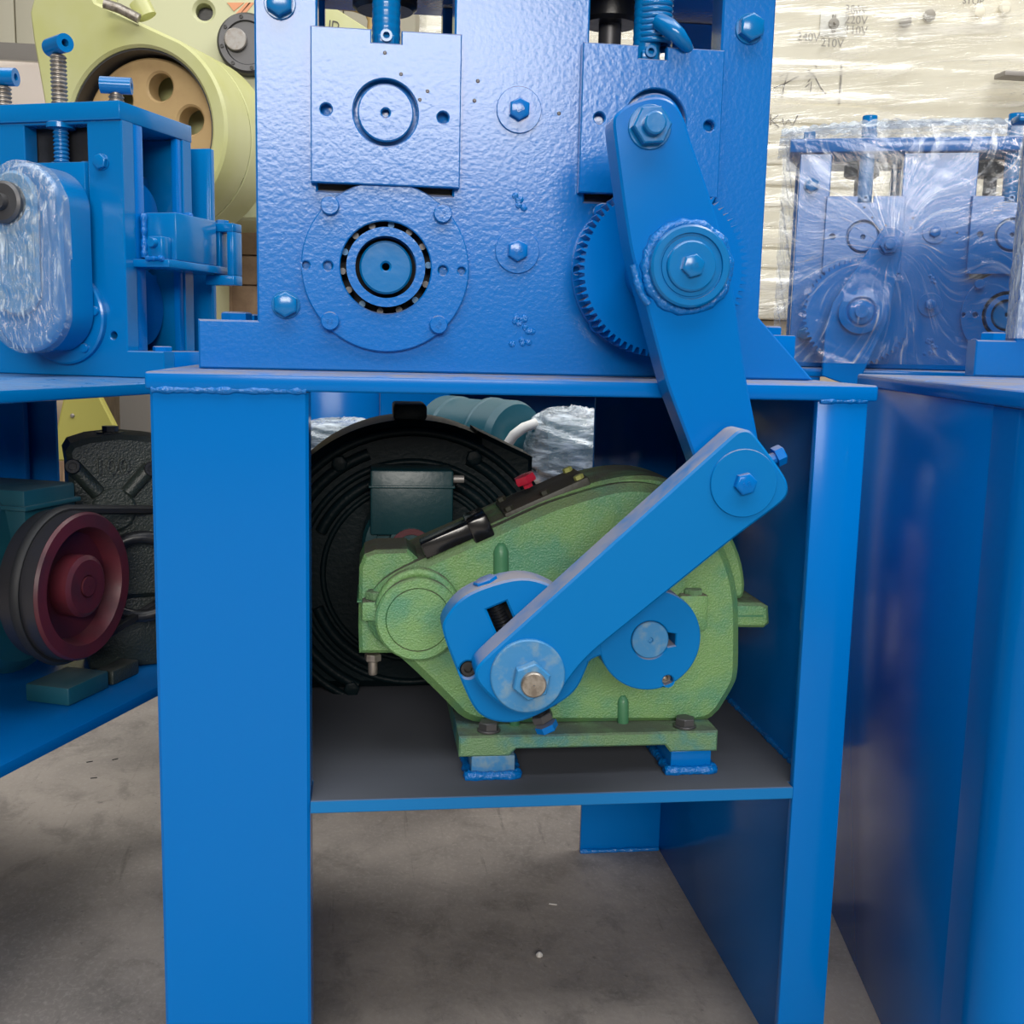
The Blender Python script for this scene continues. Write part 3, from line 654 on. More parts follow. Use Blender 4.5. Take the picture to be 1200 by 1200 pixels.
b = MB(); q = at(478, 636, .283); b.lathe([(.0275, 0), (.0275, .004), (.020, .004), (.020, 0)], (mc.x, .2815, mc.z-.004), (0, -1, 0), 30, caps=False); b.build('shaft_collar', 'maroon_iron', em)

# ================================================================== machines behind the central stand
stb = make_stand(.80, 'machine_stand', 'blue stand behind the central stand with a film-wrapped motor under its top', (at(527, 500, 1.30).x+.058, 1.30, 0), 0)
vprism('shelf', SHELF, .349, .363, 'shelf_dust', stb)
b = MB(); b.box(-.36, -.209, .02, .030, .2, .783, .002); b.build('front_panel', 'blue_paint', stb)
b = MB(); b.box(-.198, .486, .600, .611, .364, .782, .001); b.build('back_panel', 'blue_paint', stb)  # panel added to close the open back and make the opening dark
def motor_h(name, label, c, ax, r, L, m, support_z, finned=False, group=None):
    t = thing(name, label, 'motor', (c[0], c[1], support_z), 0, group)
    a = Vector(ax).normalized(); c = Vector(c); s0 = c-a*L/2
    b = MB(); b.lathe([(r*.55, 0), (r*.9, .004), (r, .02), (r, L*.28), (r*.985, L*.285), (r*.985, L*.7), (r*1.02, L*.71), (r*1.02, L*.76), (r*.9, L*.80), (r*.5, L*.82)], s0, a, 48); b.build('motor_body', m, t)
    b = MB(); b.lathe([(r*1.005, 0), (r*1.03, .006), (r*1.03, .03)], s0+a*.012, a, 48, caps=False); b.build('fan_cover', m, t)
    b = MB(); z1 = c.z-r*.8
    b.box(c.x-.06, c.x+.06, c.y-.05, c.y+.05, support_z, z1, .004); b.build('foot', m, t)
    return t
# low crate between the two stands carrying a teal motor and two film-wrapped bundles
cz = .545; cx0 = at(360, 600, 1.0).x-.06; cx1 = at(720, 600, 1.0).x+.04
wc0 = thing('wooden_crate', 'timber crate between the central stand and the stand behind it', 'crate', ((cx0+cx1)/2, 1.10, 0))
for i in range(5):
    b = MB(); b.box(cx0, cx1, .935, .955, i*.109+.003, i*.109+.106, .003); b.build('plank', 'wood', wc0)
b = MB(); b.box(cx0, cx1, .9555, 1.27, .003, cz, .004); b.build('crate_body', 'wood', wc0)
mq = at(588, 502, 1.07); rq = .085
mb2 = thing('electric_motor', 'teal round motor lying on the crate behind the central stand', 'motor', (mq.x, 1.07, cz))
ax_ = Vector((.62, -.78, 0)).normalized()
zc_ = max(mq.z-.028, cz+rq+.004); s0_ = Vector((mq.x, 1.07, zc_))+ax_*.05
b = MB(); b.lathe([(rq*.60, 0), (rq*.92, .006), (rq, .02), (rq, .075), (rq*.96, .080), (rq*.96, .17), (rq, .175), (rq, .21), (rq*.6, .22)], s0_, -ax_, 48); b.build('motor_body', 'teal_paint', mb2)
b = MB(); b.lathe([(rq*1.002, 0), (rq*1.03, .003), (rq*1.03, .010), (rq*1.002, .013)], s0_-ax_*.07, -ax_, 48, caps=False); b.build('end_ring', 'teal_paint', mb2)
b = MB(); b.box(-.045, .045, -.04, .04, 0, zc_-cz-rq*.7, .004, Matrix.Translation((mq.x-.02, 1.09, cz+.0005))); b.build('foot', 'teal_paint', mb2)
rn = random.Random(5); ph = [rn.uniform(0, 6.28) for _ in range(12)]
def wob(a, b_, k): return sum(math.sin(a*(3+2*i)+b_*(5+3*i)+ph[i])*k/(1+i*.5) for i in range(6))
def bundle(label, c, rx, ry, rz, m, core):
    t = thing('wrapped_motor', label, 'wrapped motor', (c[0], c[1], cz))
    b = MB(); b.lathe([(rz*.3, 0), (rz*.72, .01), (rz*.78, .03), (rz*.78, rx*1.3), (rz*.5, rx*1.36)], (c[0]-rx*.68, c[1], c[2]), (1, 0, 0), 32); b.build('motor_body', core, t)
    b = MB(); b.box(c[0]-rx*.5, c[0]+rx*.5, c[1]-ry*.4, c[1]+ry*.4, cz+.0005, c[2]-rz*.5, .004); b.build('foot', core, t)
    def blob(u, v):
        th = u*2*PI; f = (v-.5)*PI*.98; rr = 1+wob(th, f*2, .03)
        return (c[0]+rx*rr*math.cos(th)*math.cos(f)**.55, c[1]+ry*rr*math.sin(th)*math.cos(f)**.55, max(cz+.001, c[2]+rz*math.sin(f)*rr))
    grid_sheet('film', blob, 84, 44, m, t, lambda u, v: (u*10+v*8, v*16-u*4))
    return t
fc = at(668, 520, 1.03)
fb = bundle('motor bundled in shiny stretch film beside the teal motor on the crate', (fc.x, 1.03, fc.z-.022), .092, .085, .092, 'film_dense', 'teal_paint')
b = MB(); b.tube([at(592, 525, 1.00), at(602, 510, .99), at(614, 501, .99), at(628, 496, 1.0)], .010, 10); b.build('foam_wrap', 'foam_white', fb)
fl = at(405, 520, 1.03)
fw = bundle('small film-wrapped bundle on the crate behind the round black reducer', (fl.x, 1.03, max(fl.z-.012, cz+.062)), .105, .075, .060, 'film_dense', 'dark_green_paint')

# ================================================================== left machine (turned, lower)
TH = math.radians(22.6); U = Vector((math.sin(TH), math.cos(TH), 0)); Vv = Vector((U.y, -U.x, 0))
HL = .769
def Lw(s, t_): return CAMLOC.xy.to_3d()*0 + Vector((CAMLOC.x, CAMLOC.y, 0)) + Vv*s + U*t_
# stand: local x = Vv, y = U
lo = Lw(-.9-.526, .98)
stl = make_stand(HL, 'machine_stand', 'blue stand carrying the motor with a dark red pulley', (lo.x, lo.y, 0), -TH, top='blue_gloss')
b = MB(); b.box(-.199, .526, .06, .61, .313, .328, .0015); b.build('shelf', 'blue_deep', stl)
for ch in list(stl.children):
    if ch.name.startswith('side_panel') and min(v.co.x for v in ch.data.vertices) > .3: bpy.data.objects.remove(ch)
    elif ch.name.startswith('leg') and min(v.co.x for v in ch.data.vertices) > .3: bpy.data.objects.remove(ch)
# posts of its open right side
b = MB(); b.box(.45, .52, .598, .61, 0, HL-.017, .002); b.build('leg', 'blue_paint', stl)
b = MB(); b.box(.44, .50, .03, .042, 0, HL-.017, .002); b.build('leg', 'blue_paint', stl)
b = MB(); b.box(.10, .16, .585, .597, .3285, HL-.017, .002); b.build('post', 'blue_paint', stl)
b = MB(); b.box(-.2, .2, .612, .620, .328, HL-.017, .002); b.build('back_panel', 'blue_paint', stl)

def onT(px, py, t_): r = ray(px, py); return CAMLOC + r*(t_/r.dot(U))
def onSs(px, py, s): r = ray(px, py); return CAMLOC + r*(s/r.dot(Vv))
T0 = 1.50; SR = -1.02
mo = Lw(SR, T0)
def ll(P): d = P-Vector((mo.x, mo.y, HL)); return Vector((d.dot(Vv), d.dot(U), d.z))   # into the left mill's local frame
def lt(px, py, t_=T0): return ll(onT(px, py, t_))
lm = thing('rolling_mill', 'smaller blue rolling mill with threaded tee-handle screws and a rounded chain guard', 'rolling mill', (mo.x, mo.y, HL), -TH, local=True)
# local x from 0 (right edge of the front) to the left
zc0, zc1 = .381, .408
D = .20
b = MB(); b.box(-.52, -.0, -.004, D-.005, zc0, zc1, .002); b.build('cap_plate', 'blue_gloss', lm)
fo = [(-.52, .0005), (.062, .0005), (.062, .041), (.0, .041), (.0, zc0), (-.52, zc0)]
w0 = lt(30, 200).x; w1 = lt(103, 200).x; wz0 = lt(60, 330).z
fo2 = [(w0, wz0), (w1, wz0), (w1, zc0-.004), (w0, zc0-.004)]
plate('front_plate', [fo, fo2, circ(lt(133, 393).x, lt(133, 393).z, .006, 16)], 0, .030, 'blue_gloss', lm, .0015)
plate('rear_plate', [fo], D-.035, D-.008, 'blue_gloss', lm, .0015)
b = MB(); b.box(w0+.002, w1-.001, -.006, .16, lt(60, 310).z, lt(60, 191).z, .002); b.build('chock', 'blue_gloss', lm)
b = MB(); b.box(w0, w1+.01, .02, .16, wz0-.02, wz0+.02); b.build('chock_bed', 'blue_paint', lm)
bolt(lm, (lt(120, 190).x, 0, lt(120, 190).z), (0, -1, 0), .0115, .008, 'blue_gloss', .3, washer=.012)
for px in (50, 86):
    q = lt(px, 188); bolt(lm, (q.x, .03, lt(60, 191).z), (0, 0, 1), .008, .006, 'blue_gloss', .3)
# tee-handle screws
def tee(px, zt_, yy, hx, m2='zinc', low=True, angle=0.0):
    x_ = lt(px, 120).x
    n = int((zt_-zc1)/.006); prof = []
    for k in range(n): prof += [(.0100, k*.006), (.0122, k*.006+.002), (.0122, k*.006+.003), (.0100, k*.006+.0055)]
    if prof:
        b = MB(); b.lathe(prof, (x_, yy, zc1), (0, 0, 1), 20); s_ = b.build('threaded_screw', m2, lm)
    if low:
        prof = []
        for k in range(9): prof += [(.0098, k*.006), (.0118, k*.006+.002), (.0118, k*.006+.003), (.0098, k*.006+.0055)]
        b = MB(); b.lathe(prof, (x_, yy, lt(60, 190).z), (0, 0, 1), 20); b.build('threaded_screw', 'blue_gloss', lm)
        b = MB(); b.lathe([(.021, 0), (.021, .007), (.017, .009)], (x_, yy, zc0-.008), (0, 0, 1), 20); b.build('collar', 'blue_gloss', lm)
    d = Vector((math.cos(angle), math.sin(angle), 0)); c = Vector((x_, yy, zt_+.012))
    b = MB(); b.lathe([(.0055, 0), (.0135, 0), (.0135, hx*2), (.0055, hx*2), (.0055, 0.0)], c-d*hx, d, 24, caps=False); b.build('tee_handle', 'blue_gloss', lm)
tee(64, .482, .012, .024, angle=math.radians(-27))
tee(-2, .44, .012, .021, low=False, angle=.2)
# rear screw seen past the cap's edge
xq = ll(onT(136, 100, T0+.12)); 
prof = []
for k in range(6): prof += [(.0100, k*.006), (.0122, k*.006+.002), (.0122, k*.006+.003), (.0100, k*.006+.0055)]
b = MB(); b.lathe(prof, (xq.x, .12, zc1), (0, 0, 1), 20); b.build('threaded_screw', 'zinc', lm)
b = MB(); b.lathe([(.0055, 0), (.013, 0), (.013, .048), (.0055, .048), (.0055, 0)], (xq.x-.020, .108, zc1+.05), (.92, .38, 0), 24, caps=False); b.build('tee_handle', 'blue_gloss', lm)
b = MB(); b.cyl((xq.x, .12, zc1+.03), (xq.x, .12, zc1+.045), .010, 16); b.build('screw_neck', 'zinc', lm)
bolt(lm, (xq.x-.028, .10, zc1), (0, 0, 1), .011, .014, 'blue_gloss', .3)
# right side: post, dark interior and feed box
b = MB(); b.box(-.022, -.001, .0305, .055, .041, zc0, .001); b.build('side_post', 'blue_paint', lm)
b = MB(); b.box(-.012, -.002, D-.05, D-.036, .0005, zc0, .001); b.build('side_post', 'blue_paint', lm)
b = MB(); b.box(-.30, -.075, .0305, D-.036, .002, zc0-.002, .001); b.build('interior_dark_fill', 'black_steel', lm)  # black block added so the space between the posts goes dark
b = MB(); b.cyl((-.14, .05, .25), (-.02, .12, .245), .008, 14); b.build('cross_pin', 'blue_gloss', lm)
b = MB(); b.lathe([(.062, 0), (.062, .09), (.03, .09)], (-.13, .10, .11), (1, 0, 0), 40); b.build('roll', 'blue_paint', lm)
b = MB(); b.lathe([(.055, 0), (.055, .09), (.03, .09)], (-.13, .10, .25), (1, 0, 0), 40); b.build('roll', 'blue_paint', lm)
b = MB(); b.box(-.01, .062, .03, .17, .0005, .041, .001); b.build('foot', 'blue_paint', lm)
bolt(lm, (.028, .05, .041), (0, 0, 1), .015, .008, 'blue_paint', .3)
# feed table with its boxes, standing out to the right
fz = lt(200, 322).z
def sd_(px, py, s): return ll(onSs(px, py, s))
b = MB(); b.box(-.003, .062, .02, .215, .168, .180, .002); b.build('feed_plate', 'blue_gloss', lm)
b = MB(); b.box(.004, .060, .045, .165, .180, .252, .003); fbx = b.build('feed_box', 'blue_gloss', lm)
weld(fbx, [(.006, .042, .184), (.006, .042, .250)], .005)
weld(fbx, [(.012, .10, .253), (.055, .10, .254)], .004)
b = MB(); b.box(.026, .052, .018, .045, .180, .214, .003); blk_ = b.build('clamp_block', 'blue_gloss', lm)
bolt(blk_, (.039, .018, .204), (0, -1, 0), .007, .010, 'blue_gloss', .2, 'round')
weld(blk_, [(.024, .018, .181), (.054, .018, .181)], .004)
# bracket frame at the far side
b = MB(); b.box(.032, .084, .175, .205, .236, .250, .002); b.box(.072, .084, .175, .205, .166, .2365, .002); b.box(.032, .084, .175, .205, .150, .1665, .002); b.box(.046, .058, .178, .203, .166, .2365, .001); b.build('roller_bracket', 'blue_gloss', lm)
bolt(lm, (.056, .19, .250), (0, 0, 1), .011, .006, 'blue_gloss', .3)
# rear upright with lower skirt
b = MB(); b.box(lt(219, 250, T0+.225).x, lt(247, 250, T0+.225).x, .225, .240, .0005, lt(235, 174, T0+.225).z, .002); b.build('rear_upright', 'blue_gloss', lm)
# round flange behind the guard
q = lt(78, 372); b = MB(); b.lathe([(.072, 0), (.072, .008), (.069, .010)], (q.x, -.0002, q.z), (0, -1, 0), 48); fl_ = b.build('round_flange', 'blue_gloss', lm)
for a in (-50, 10, 60):
    bolt(fl_, (q.x+.060*math.cos(math.radians(a)), -.009, q.z+.060*math.sin(math.radians(a))), (0, -1, 0), .007, .006, 'blue_gloss', .3, 'round')
# chain guard: long rounded box in front of the plate
tg = T0-.085
gtop = lt(35, 190, tg); gbot = lt(35, 412, tg); gr_ = lt(85, 300, tg).x-lt(30, 300, tg).x
gcx = lt(30, 300, tg).x; rg = .062
za = gtop.z-rg; zb_ = gbot.z+rg
stadium = arc(gcx, za, rg, 0, 180, 24) + arc(gcx, zb_, rg, 180, 360, 24)
cg = thing('chain_guard', 'blue capsule-shaped chain guard bolted to the smaller mill and wrapped in clear film', 'machine guard', (mo.x, mo.y, HL), -TH, local=True)
plate('guard_shell', [stadium], -.085, -.011, 'blue_gloss', cg, .005, 20)
inner = arc(gcx-.012, za+.01, .040, 0, 180, 20) + arc(gcx-.012, zb_+.03, .040, 180, 360, 20)
plate('raised_panel', [inner], -.095, -.084, 'blue_worn', cg, .004, 20)
b = MB(); b.lathe([(.030, 0), (.030, .012), (.026, .015), (.012, .015), (.012, .026), (.0005, .026)], (gcx-.018, -.094, za+.004), (0, -1, 0), 32, caps=False); b.build('shaft_boss', 'dark_steel', cg)
pf = thing('plastic_film', 'clear blue-tinted film stretched over the chain guard of the smaller mill', 'plastic film', (mo.x, mo.y, HL), -TH, local=True)
def gfilm(u, v):
    # u runs round the capsule, v from its middle to the rim
    th = u*2*PI; half = (za-zb_)/2; zm = (za+zb_)/2
    cx_, sx2 = math.cos(th), math.sin(th); k = 1.0
    zc_ = half if sx2 > 0 else -half
    w = min(1, v*1.12); e = max(0, v-.80)/.20
    x_ = gcx+.0645*w*cx_*(1-.02*e); z_ = zm+(zc_*min(1, abs(sx2)*6))*w+.0645*w*sx2
    return (x_, -.1005+.034*e*e+wob(u*5, v*6, .0016), z_)
grid_sheet('film_sheet', gfilm, 120, 30, 'film_cover', pf, lambda u, v: (v*9*math.cos(u*2*PI)*1.6+3, v*9*math.sin(u*2*PI)*.8+u*.0))

# under the left table
def make_pulley(t, c, ax, R_, wdt):
    a = Vector(ax).normalized()
    b = MB(); b.lathe([(R_*.80, 0), (R_*.95, 0), (R_, .004), (R_, wdt*.46), (R_*.955, wdt*.5), (R_, wdt*.54), (R_, wdt-.004), (R_*.97, wdt), (R_*.80, wdt), (R_*.72, wdt*.62), (R_*.40, wdt*.55)], Vector(c)-a*wdt, a, 64, caps=False); r_ = b.build('pulley_rim', 'maroon_iron', t)
    b = MB(); b.lathe([(R_*1.004, wdt*.04), (R_*1.004, wdt*.45)], Vector(c)-a*wdt, a, 64, caps=False); b.lathe([(R_*1.004, wdt*.55), (R_*1.004, wdt*.93)], Vector(c)-a*wdt, a, 64, caps=False); b.build('groove_face', 'pulley_rim', r_)
    b = MB(); b.lathe([(R_*.42, -wdt*.5), (R_*.42, wdt*.10), (R_*.36, wdt*.17), (.0155, wdt*.17), (.0155, wdt*.13), (.0135, wdt*.13), (.0135, wdt*.20), (.0005, wdt*.20)], Vector(c)-a*wdt*.12, a, 40, caps=False); b.build('pulley_hub', 'maroon_iron', r_)
    for k in range(3):
        an = k*2*PI/3+.5
    return r_
pcen = onSs(101, 687, -.93); pax = Vv
lmot = thing('electric_motor', 'teal motor with a dark red belt pulley on the lower shelf of the side stand', 'motor', (pcen.x, pcen.y, .328))
make_pulley(lmot, pcen, pax, .100, .060)
mcn = pcen-Vv*.20
b = MB(); b.lathe([(.02, 0), (.06, .02), (.11, .03), (.128, .045), (.128, .10), (.122, .105), (.122, .24), (.128, .245), (.128, .30), (.07, .32)], pcen-Vv*.066, -Vv, 48); b.build('motor_body', 'teal_paint', lmot)
q = onSs(40, 590, -1.02)
mtx = Matrix.Translation((q.x, q.y, q.z-.02)) @ Matrix.Rotation(-TH, 4, 'Z')
b = MB(); b.box(-.10, .025, -.05, .055, -.05, .045, .004, mtx); b.box(-.105, .03, -.055, .06, .018, .024, .001, mtx); b.build('terminal_box', 'teal_paint', lmot)
mtx = Matrix.Translation((pcen.x, pcen.y, .3285)) @ Matrix.Rotation(-TH, 4, 'Z')
b = MB(); b.box(-.10, -.030, -.005, .085, 0.0005, .026, .003, mtx); b.build('foot', 'teal_paint', lmot)
# rail under the motor
b = MB(); b.box(-.06, -.03, .095, .16, 0.0005, .022, .003, mtx); tag(b.build('slide_rail', 'grey_cast'), 'grey motor slide rail lying on the blue shelf behind the red pulley', 'rail')
# worm reducer with raised number
gs = -1.00
def gp(px, py, s=gs): return onSs(px, py, s)
gcn = gp(133, 596)
g1 = thing('worm_reducer', 'dark grey worm reducer with a raised 100 behind the red pulley', 'gear reducer', (gcn.x, gcn.y, .35))
# face plane: normal Vv; local frame x = U (to the right as seen), z up, -y = Vv (towards viewer)
GN = Vector((.30, -.954, 0)).normalized(); GR = Vector((-GN.y, GN.x, 0))
fr = Matrix(((GR.x, -GN.x, 0, gcn.x), (GR.y, -GN.y, 0, gcn.y), (0, 0, 1, gcn.z), (0, 0, 0, 1)))
fri = fr.inverted()
def gl(px, py):
    o_ = fri @ CAMLOC; d_ = fri.to_3x3() @ ray(px, py); p = o_+d_*(-o_.y/d_.y); return (p.x, p.z)
go = [gl(80, 548), gl(77, 530), gl(83, 520), gl(105, 513), gl(140, 509), gl(175, 512)]
x1_, z1_ = go[-1]
go = go + [(x1_+.025, z1_-.004), (x1_+.04, z1_-.03), (x1_+.04, -.14), (go[0][0]-.004, -.14), gl(82, 600)]
plate('housing', [go], .0, .12, 'grey_cast', g1, .008, 20, mtx=fr)
cc = gl(133, 597); rr_ = abs(gl(106, 597)[0]-cc[0])
b = MB(); b.lathe([(rr_, 0), (rr_, .006), (rr_-.003, .008), (.001, .008)], (0, 0, 0), (0, -1, 0), 48, caps=False); o = b.build('bearing_cover', 'grey_cast', g1); o.data.transform(fr @ Matrix.Translation((cc[0], 0.001, cc[1])))
for px, py in ((84, 545), (176, 548)):
    c = gl(px, py); d = Vector((cc[0]-c[0], 0, cc[1]-c[1])); L2 = d.length; d.normalize()
    pts = [Vector((c[0], .001, c[1]))+d*(i/6)*(L2-rr_) for i in range(7)]
    b = MB(); b.tube(pts, .012, 10); o = b.build('rib', 'grey_cast', g1); o.data.transform(fr)
    ax = fr.to_3x3() @ Vector((0, -1, 0)); bolt(g1, fr @ Vector((c[0], -.010, c[1])), ax, .0105, .008, 'black_steel', 0, 'socket')
tx = text_me('100', .034, .008); tx.transform(RX90); tc_ = gl(131, 549); tx.transform(Matrix.Translation((tc_[0], -.003, tc_[1]-.008))); tx.transform(fr); finish_mesh(tx, 0)
obj('raised_number', tx, 'grey_cast', g1)
b = MB(); q = gl(133, 510); b.lathe([(.020, 0), (.020, .003), (.012, .004), (.012, .012)], (q[0], .05, q[1]-.002), (0, 0, 1), 6); o = b.build('oil_plug', 'black_steel', g1); o.data.transform(fr)
b = MB(); b.tube([(x1_-.02+.06*math.cos(a*PI/20), -.03, -.10+.06*math.sin(a*PI/20)) for a in range(40)], .010, 8, closed=True); o = b.build('pulley_rim', 'black_steel', g1); o.data.transform(fr)
b = MB(); b.box(go[0][0]+.02, x1_+.03, .01, .11, .3290-gcn.z, -.135, .004); o = b.build('foot', 'grey_cast', g1); o.data.transform(fr)
# belt
bp0 = pcen-Vv*.03; b = MB()
fr2 = Matrix(((U.x, -Vv.x, 0, bp0.x), (U.y, -Vv.y, 0, bp0.y), (0, 0, 1, bp0.z), (0, 0, 0, 1)))
d_ = .30; loopb = [(.102*math.cos(math.radians(a)), .102*math.sin(math.radians(a))) for a in range(88, 273, 8)] + [(d_+.060*math.cos(math.radians(a)), .060*math.sin(math.radians(a))) for a in range(-90, 93, 8)]
b.tube([(x_, 0, z_) for x_, z_ in loopb], .007, 6, closed=True); o = b.build('drive_belt', 'belt_rubber'); o.data.transform(fr2)
tag(o, 'black rubber belt running over the dark red pulley', 'belt')

# ================================================================== right machines
t2 = math.radians(10.8); U2 = Vector((math.sin(t2), math.cos(t2), 0)); V2 = Vector((U2.y, -U2.x, 0))
def R2(s, t_): return Vector((CAMLOC.x, CAMLOC.y, 0)) + V2*s + U2*t_
ro = R2(.4013+.21, 1.00)
stA = make_stand(.803, 'machine_stand', 'blue stand with a smooth dark side panel beside the central stand', (ro.x, ro.y, 0), -t2, roundleg=True)
b = MB(); b.box(-.199, .487, .12, .61, .349, .363, .0015); b.build('shelf', 'blue_dull', stA)
# mill on it: only its foot and its wrapped left edge reach into the picture
def r2z(px, py, z): r = ray(px, py); return CAMLOC + r*((z-CAMLOC.z)/r.z)
ft = r2z(1141, 441, .803)
mA = ft + V2*.34
millA = thing('rolling_mill', 'blue rolling mill on the stand with the smooth dark side panel', 'rolling mill', (ft.x, ft.y, .803), -t2, local=True)
xe = .055; hA = .335
plate('front_plate', [[(0, .0005), (.60, .0005), (.60, .0525), (.545, .0525), (.545, hA), (xe, hA), (xe, .0525), (0, .0525)], [(.14, .20), (.25, .20), (.25, .30), (.14, .30)], [(.35, .20), (.46, .20), (.46, .30), (.35, .30)]], 0, .04, 'blue_cast', millA, .002)
plate('rear_plate', [[(.15, .0005), (.60, .0005), (.60, .0525), (.545, .0525), (.545, hA), (.15, hA)], [(.35, .20), (.46, .20), (.46, .30), (.35, .30)]], .22, .26, 'blue_cast', millA, .002)
bolt(millA, (.030, .02, .0525), (0, 0, 1), .019, .012, 'blue_paint', .2)
b = MB(); b.box(.51, .60, .0405, .2195, .0005, .0515, .002); b.build('foot', 'blue_paint', millA)
b = MB(); b.box(.15, .545, .0405, .266, hA+.0005, hA+.022, .003); b.box(xe, .545, -.006, .040, hA+.0005, hA+.022, .003); b.build('cap_plate', 'blue_cast', millA)
b = MB(); b.box(xe-.022, xe+.012, .0, .035, hA+.0225, hA+.033, .003); b.box(xe+.01, xe+.04, .0, .035, hA+.0225, hA+.040, .003); b.build('cap_lug', 'blue_gloss', millA)
for xx in (.195, .405):
    b = MB(); b.box(xx-.045, xx+.045, -.01, .039, .11, .24, .003); b.build('chock', 'blue_cast', millA)
    b = MB(); b.cyl((xx, .02, .24), (xx, .02, .30), .014, 16); b.build('adjusting_screw', 'blue_gloss', millA)
tB = math.radians(19)
UB = Vector((math.sin(tB), math.cos(tB), 0)); VB = Vector((UB.y, -UB.x, 0))
eB = at(931, 300, 1.20)
mB = Vector((eB.x, 1.20, 0)) + VB*.278
millB = copy_tree(mill, None, skip=('cord', 'cord_end')); millB.location = (mB.x, mB.y, .80); millB.rotation_euler = (0, 0, -tB)
millB['label'] = 'blue rolling mill standing behind wrapped all over in clear stretch film'
sB = mB - VB*CX - UB*YP
stB = make_stand(.80, 'machine_stand', 'blue stand under the rolling mill that is wrapped in clear film', (sB.x, sB.y, 0), -tB)
vprism('shelf', SHELF, .349, .363, 'shelf_dust', stB)
# its rocker arm, leaning the other way
FB = Matrix(((VB.x, UB.x, 0, mB.x), (VB.y, UB.y, 0, mB.y), (0, 0, 1, .80), (0, 0, 0, 1))); FBi = FB.inverted()
def onB(px, py, yl):   # point on the plane local y = yl of the wrapped mill, in its local frame
    r = ray(px, py); o_ = FBi @ CAMLOC; d_ = FBi.to_3x3() @ r; return o_ + d_*((yl-o_.y)/d_.y)
raB = thing('rocker_arm', 'blue rocker arm under the stretch film of the wrapped mill', 'machine arm', (mB.x, mB.y, .80), -tB, local=True)
pv = onB(1040, 288, -.15); hb = onB(1007, 366, -.15)
dd = Vector((hb.x-pv.x, 0, hb.z-pv.z)).normalized(); nn = Vector((-dd.z, 0, dd.x))
def ap(a_, b_): v = pv+dd*a_+nn*b_; return (v.x, v.z)
Lh = (hb-pv).length
plate('arm', [[ap(-.03, .02), ap(-.035, 0), ap(-.03, -.02), ap(Lh, -.055), ap(Lh+.05, -.05), ap(Lh+.14, -.02), ap(Lh+.14, .05), ap(Lh, .055)]], -.17, -.13, 'blue_paint', raB, .002)
b = MB(); b.lathe([(.042, 0), (.042, .015), (.030, .018), (.026, .014), (.022, .02), (.012, .022), (.012, .03), (.0005, .03)], (hb.x, -.17, hb.z), (0, -1, 0), 40, caps=False); b.build('hub', 'blue_paint', raB)
bolt(raB, (pv.x, -.17, pv.z), (0, -1, 0), .0185, .012, 'blue_paint', .1, 'nut', washer=.0205, stud=.012, name='nut')
dgB = thing('drive_gear', 'blue spur gear behind the rocker arm of the film-wrapped mill', 'gear', (mB.x, mB.y, .80), -tB, local=True)
tb_ = []
for k in range(60):
    a = 2*PI*k/60; p = 2*PI/60
    for da, rr in ((0, .1), (.3*p, .1), (.5*p, .107), (.7*p, .107), (.9*p, .1)): tb_.append((hb.x+rr*math.cos(a+da), hb.z+rr*math.sin(a+da)))
plate('toothed_rim', [tb_, circ(hb.x, hb.z, .03, 24)], -.115, -.085, 'blue_paint', dgB, 0, 30)
b = MB(); b.cyl((hb.x, -.005, hb.z), (hb.x, -.13, hb.z), .0295, 24); b.build('hub', 'blue_paint', dgB)
# stretch film on the wrapped mill: pulled tight over the arm's nut and hub, creases run out from them
pfB = thing('plastic_film', 'clear stretch film wrapped round the whole rear rolling mill', 'plastic film', (mB.x, mB.y, .80), -tB, local=True)
pz = (pv.x, pv.z); hz2 = (hb.x, hb.z)
seg_a = Vector((pv.x, 0, pv.z)); seg_b = Vector((hb.x, 0, hb.z))+dd*.13
def filmB(u, v):
    x_ = -.315+.64*u; z_ = .012+.483*v; P_ = Vector((x_, 0, z_))
    k = min(1, max(0, (P_-seg_a).dot(seg_b-seg_a)/(seg_b-seg_a).length_squared)); ds = (P_-seg_a.lerp(seg_b, k)).length
    d1 = (P_-seg_a).length; d2 = math.hypot(x_-hz2[0], z_-hz2[1])
    y_ = -.020-.165*math.exp(-(max(0, ds-.050)/.10)**1.2)-.05*math.exp(-(d1/.035)**2)-.05*math.exp(-(d2/.055)**4)
    y_ = min(y_, -.020-.105*math.exp(-(max(0, d2-.112)/.05)**1.3))
    th = math.atan2(z_-pz[1], x_-pz[0])
    y_ += .003*math.sin(th*21+3*math.sin(th*5)+d1*14)*min(1, d1/.05) + wob(u*6, v*8, .0014)
    if v > .93: y_ += (v-.93)*.4
    return (x_, y_, z_)
def uvB(u, v):
    x_ = -.315+.64*u; z_ = .012+.483*v
    d1 = math.hypot(x_-pz[0], z_-pz[1]); th = math.atan2(z_-pz[1]+.01*math.sin(x_*40), x_-pz[0])
    return (th*13+2+1.2*math.sin(d1*23+th*3), d1*7+math.sin(th*7))
grid_sheet('film_front', filmB, 130, 110, 'film_radial', pfB, uvB)
def filmtop(u, v):
    x_ = -.318+.64*u; a = v*PI
    return (x_, -.03+.35*v, .478+.020*math.sin(a)+.018*math.sin(PI*u)+wob(u*9, v*7, .0035))
grid_sheet('film_top', filmtop, 90, 40, 'film_dense', pfB, lambda u, v: (u*9, v*26+u*3))
def filmside(u, v):
    return (-.312+.03*u+wob(u*4, v*9, .002), -.03+.10*u, .03+.455*v)
grid_sheet('film_side', filmside, 30, 60, 'film_flat', pfB, lambda u, v: (u*9, v*30))
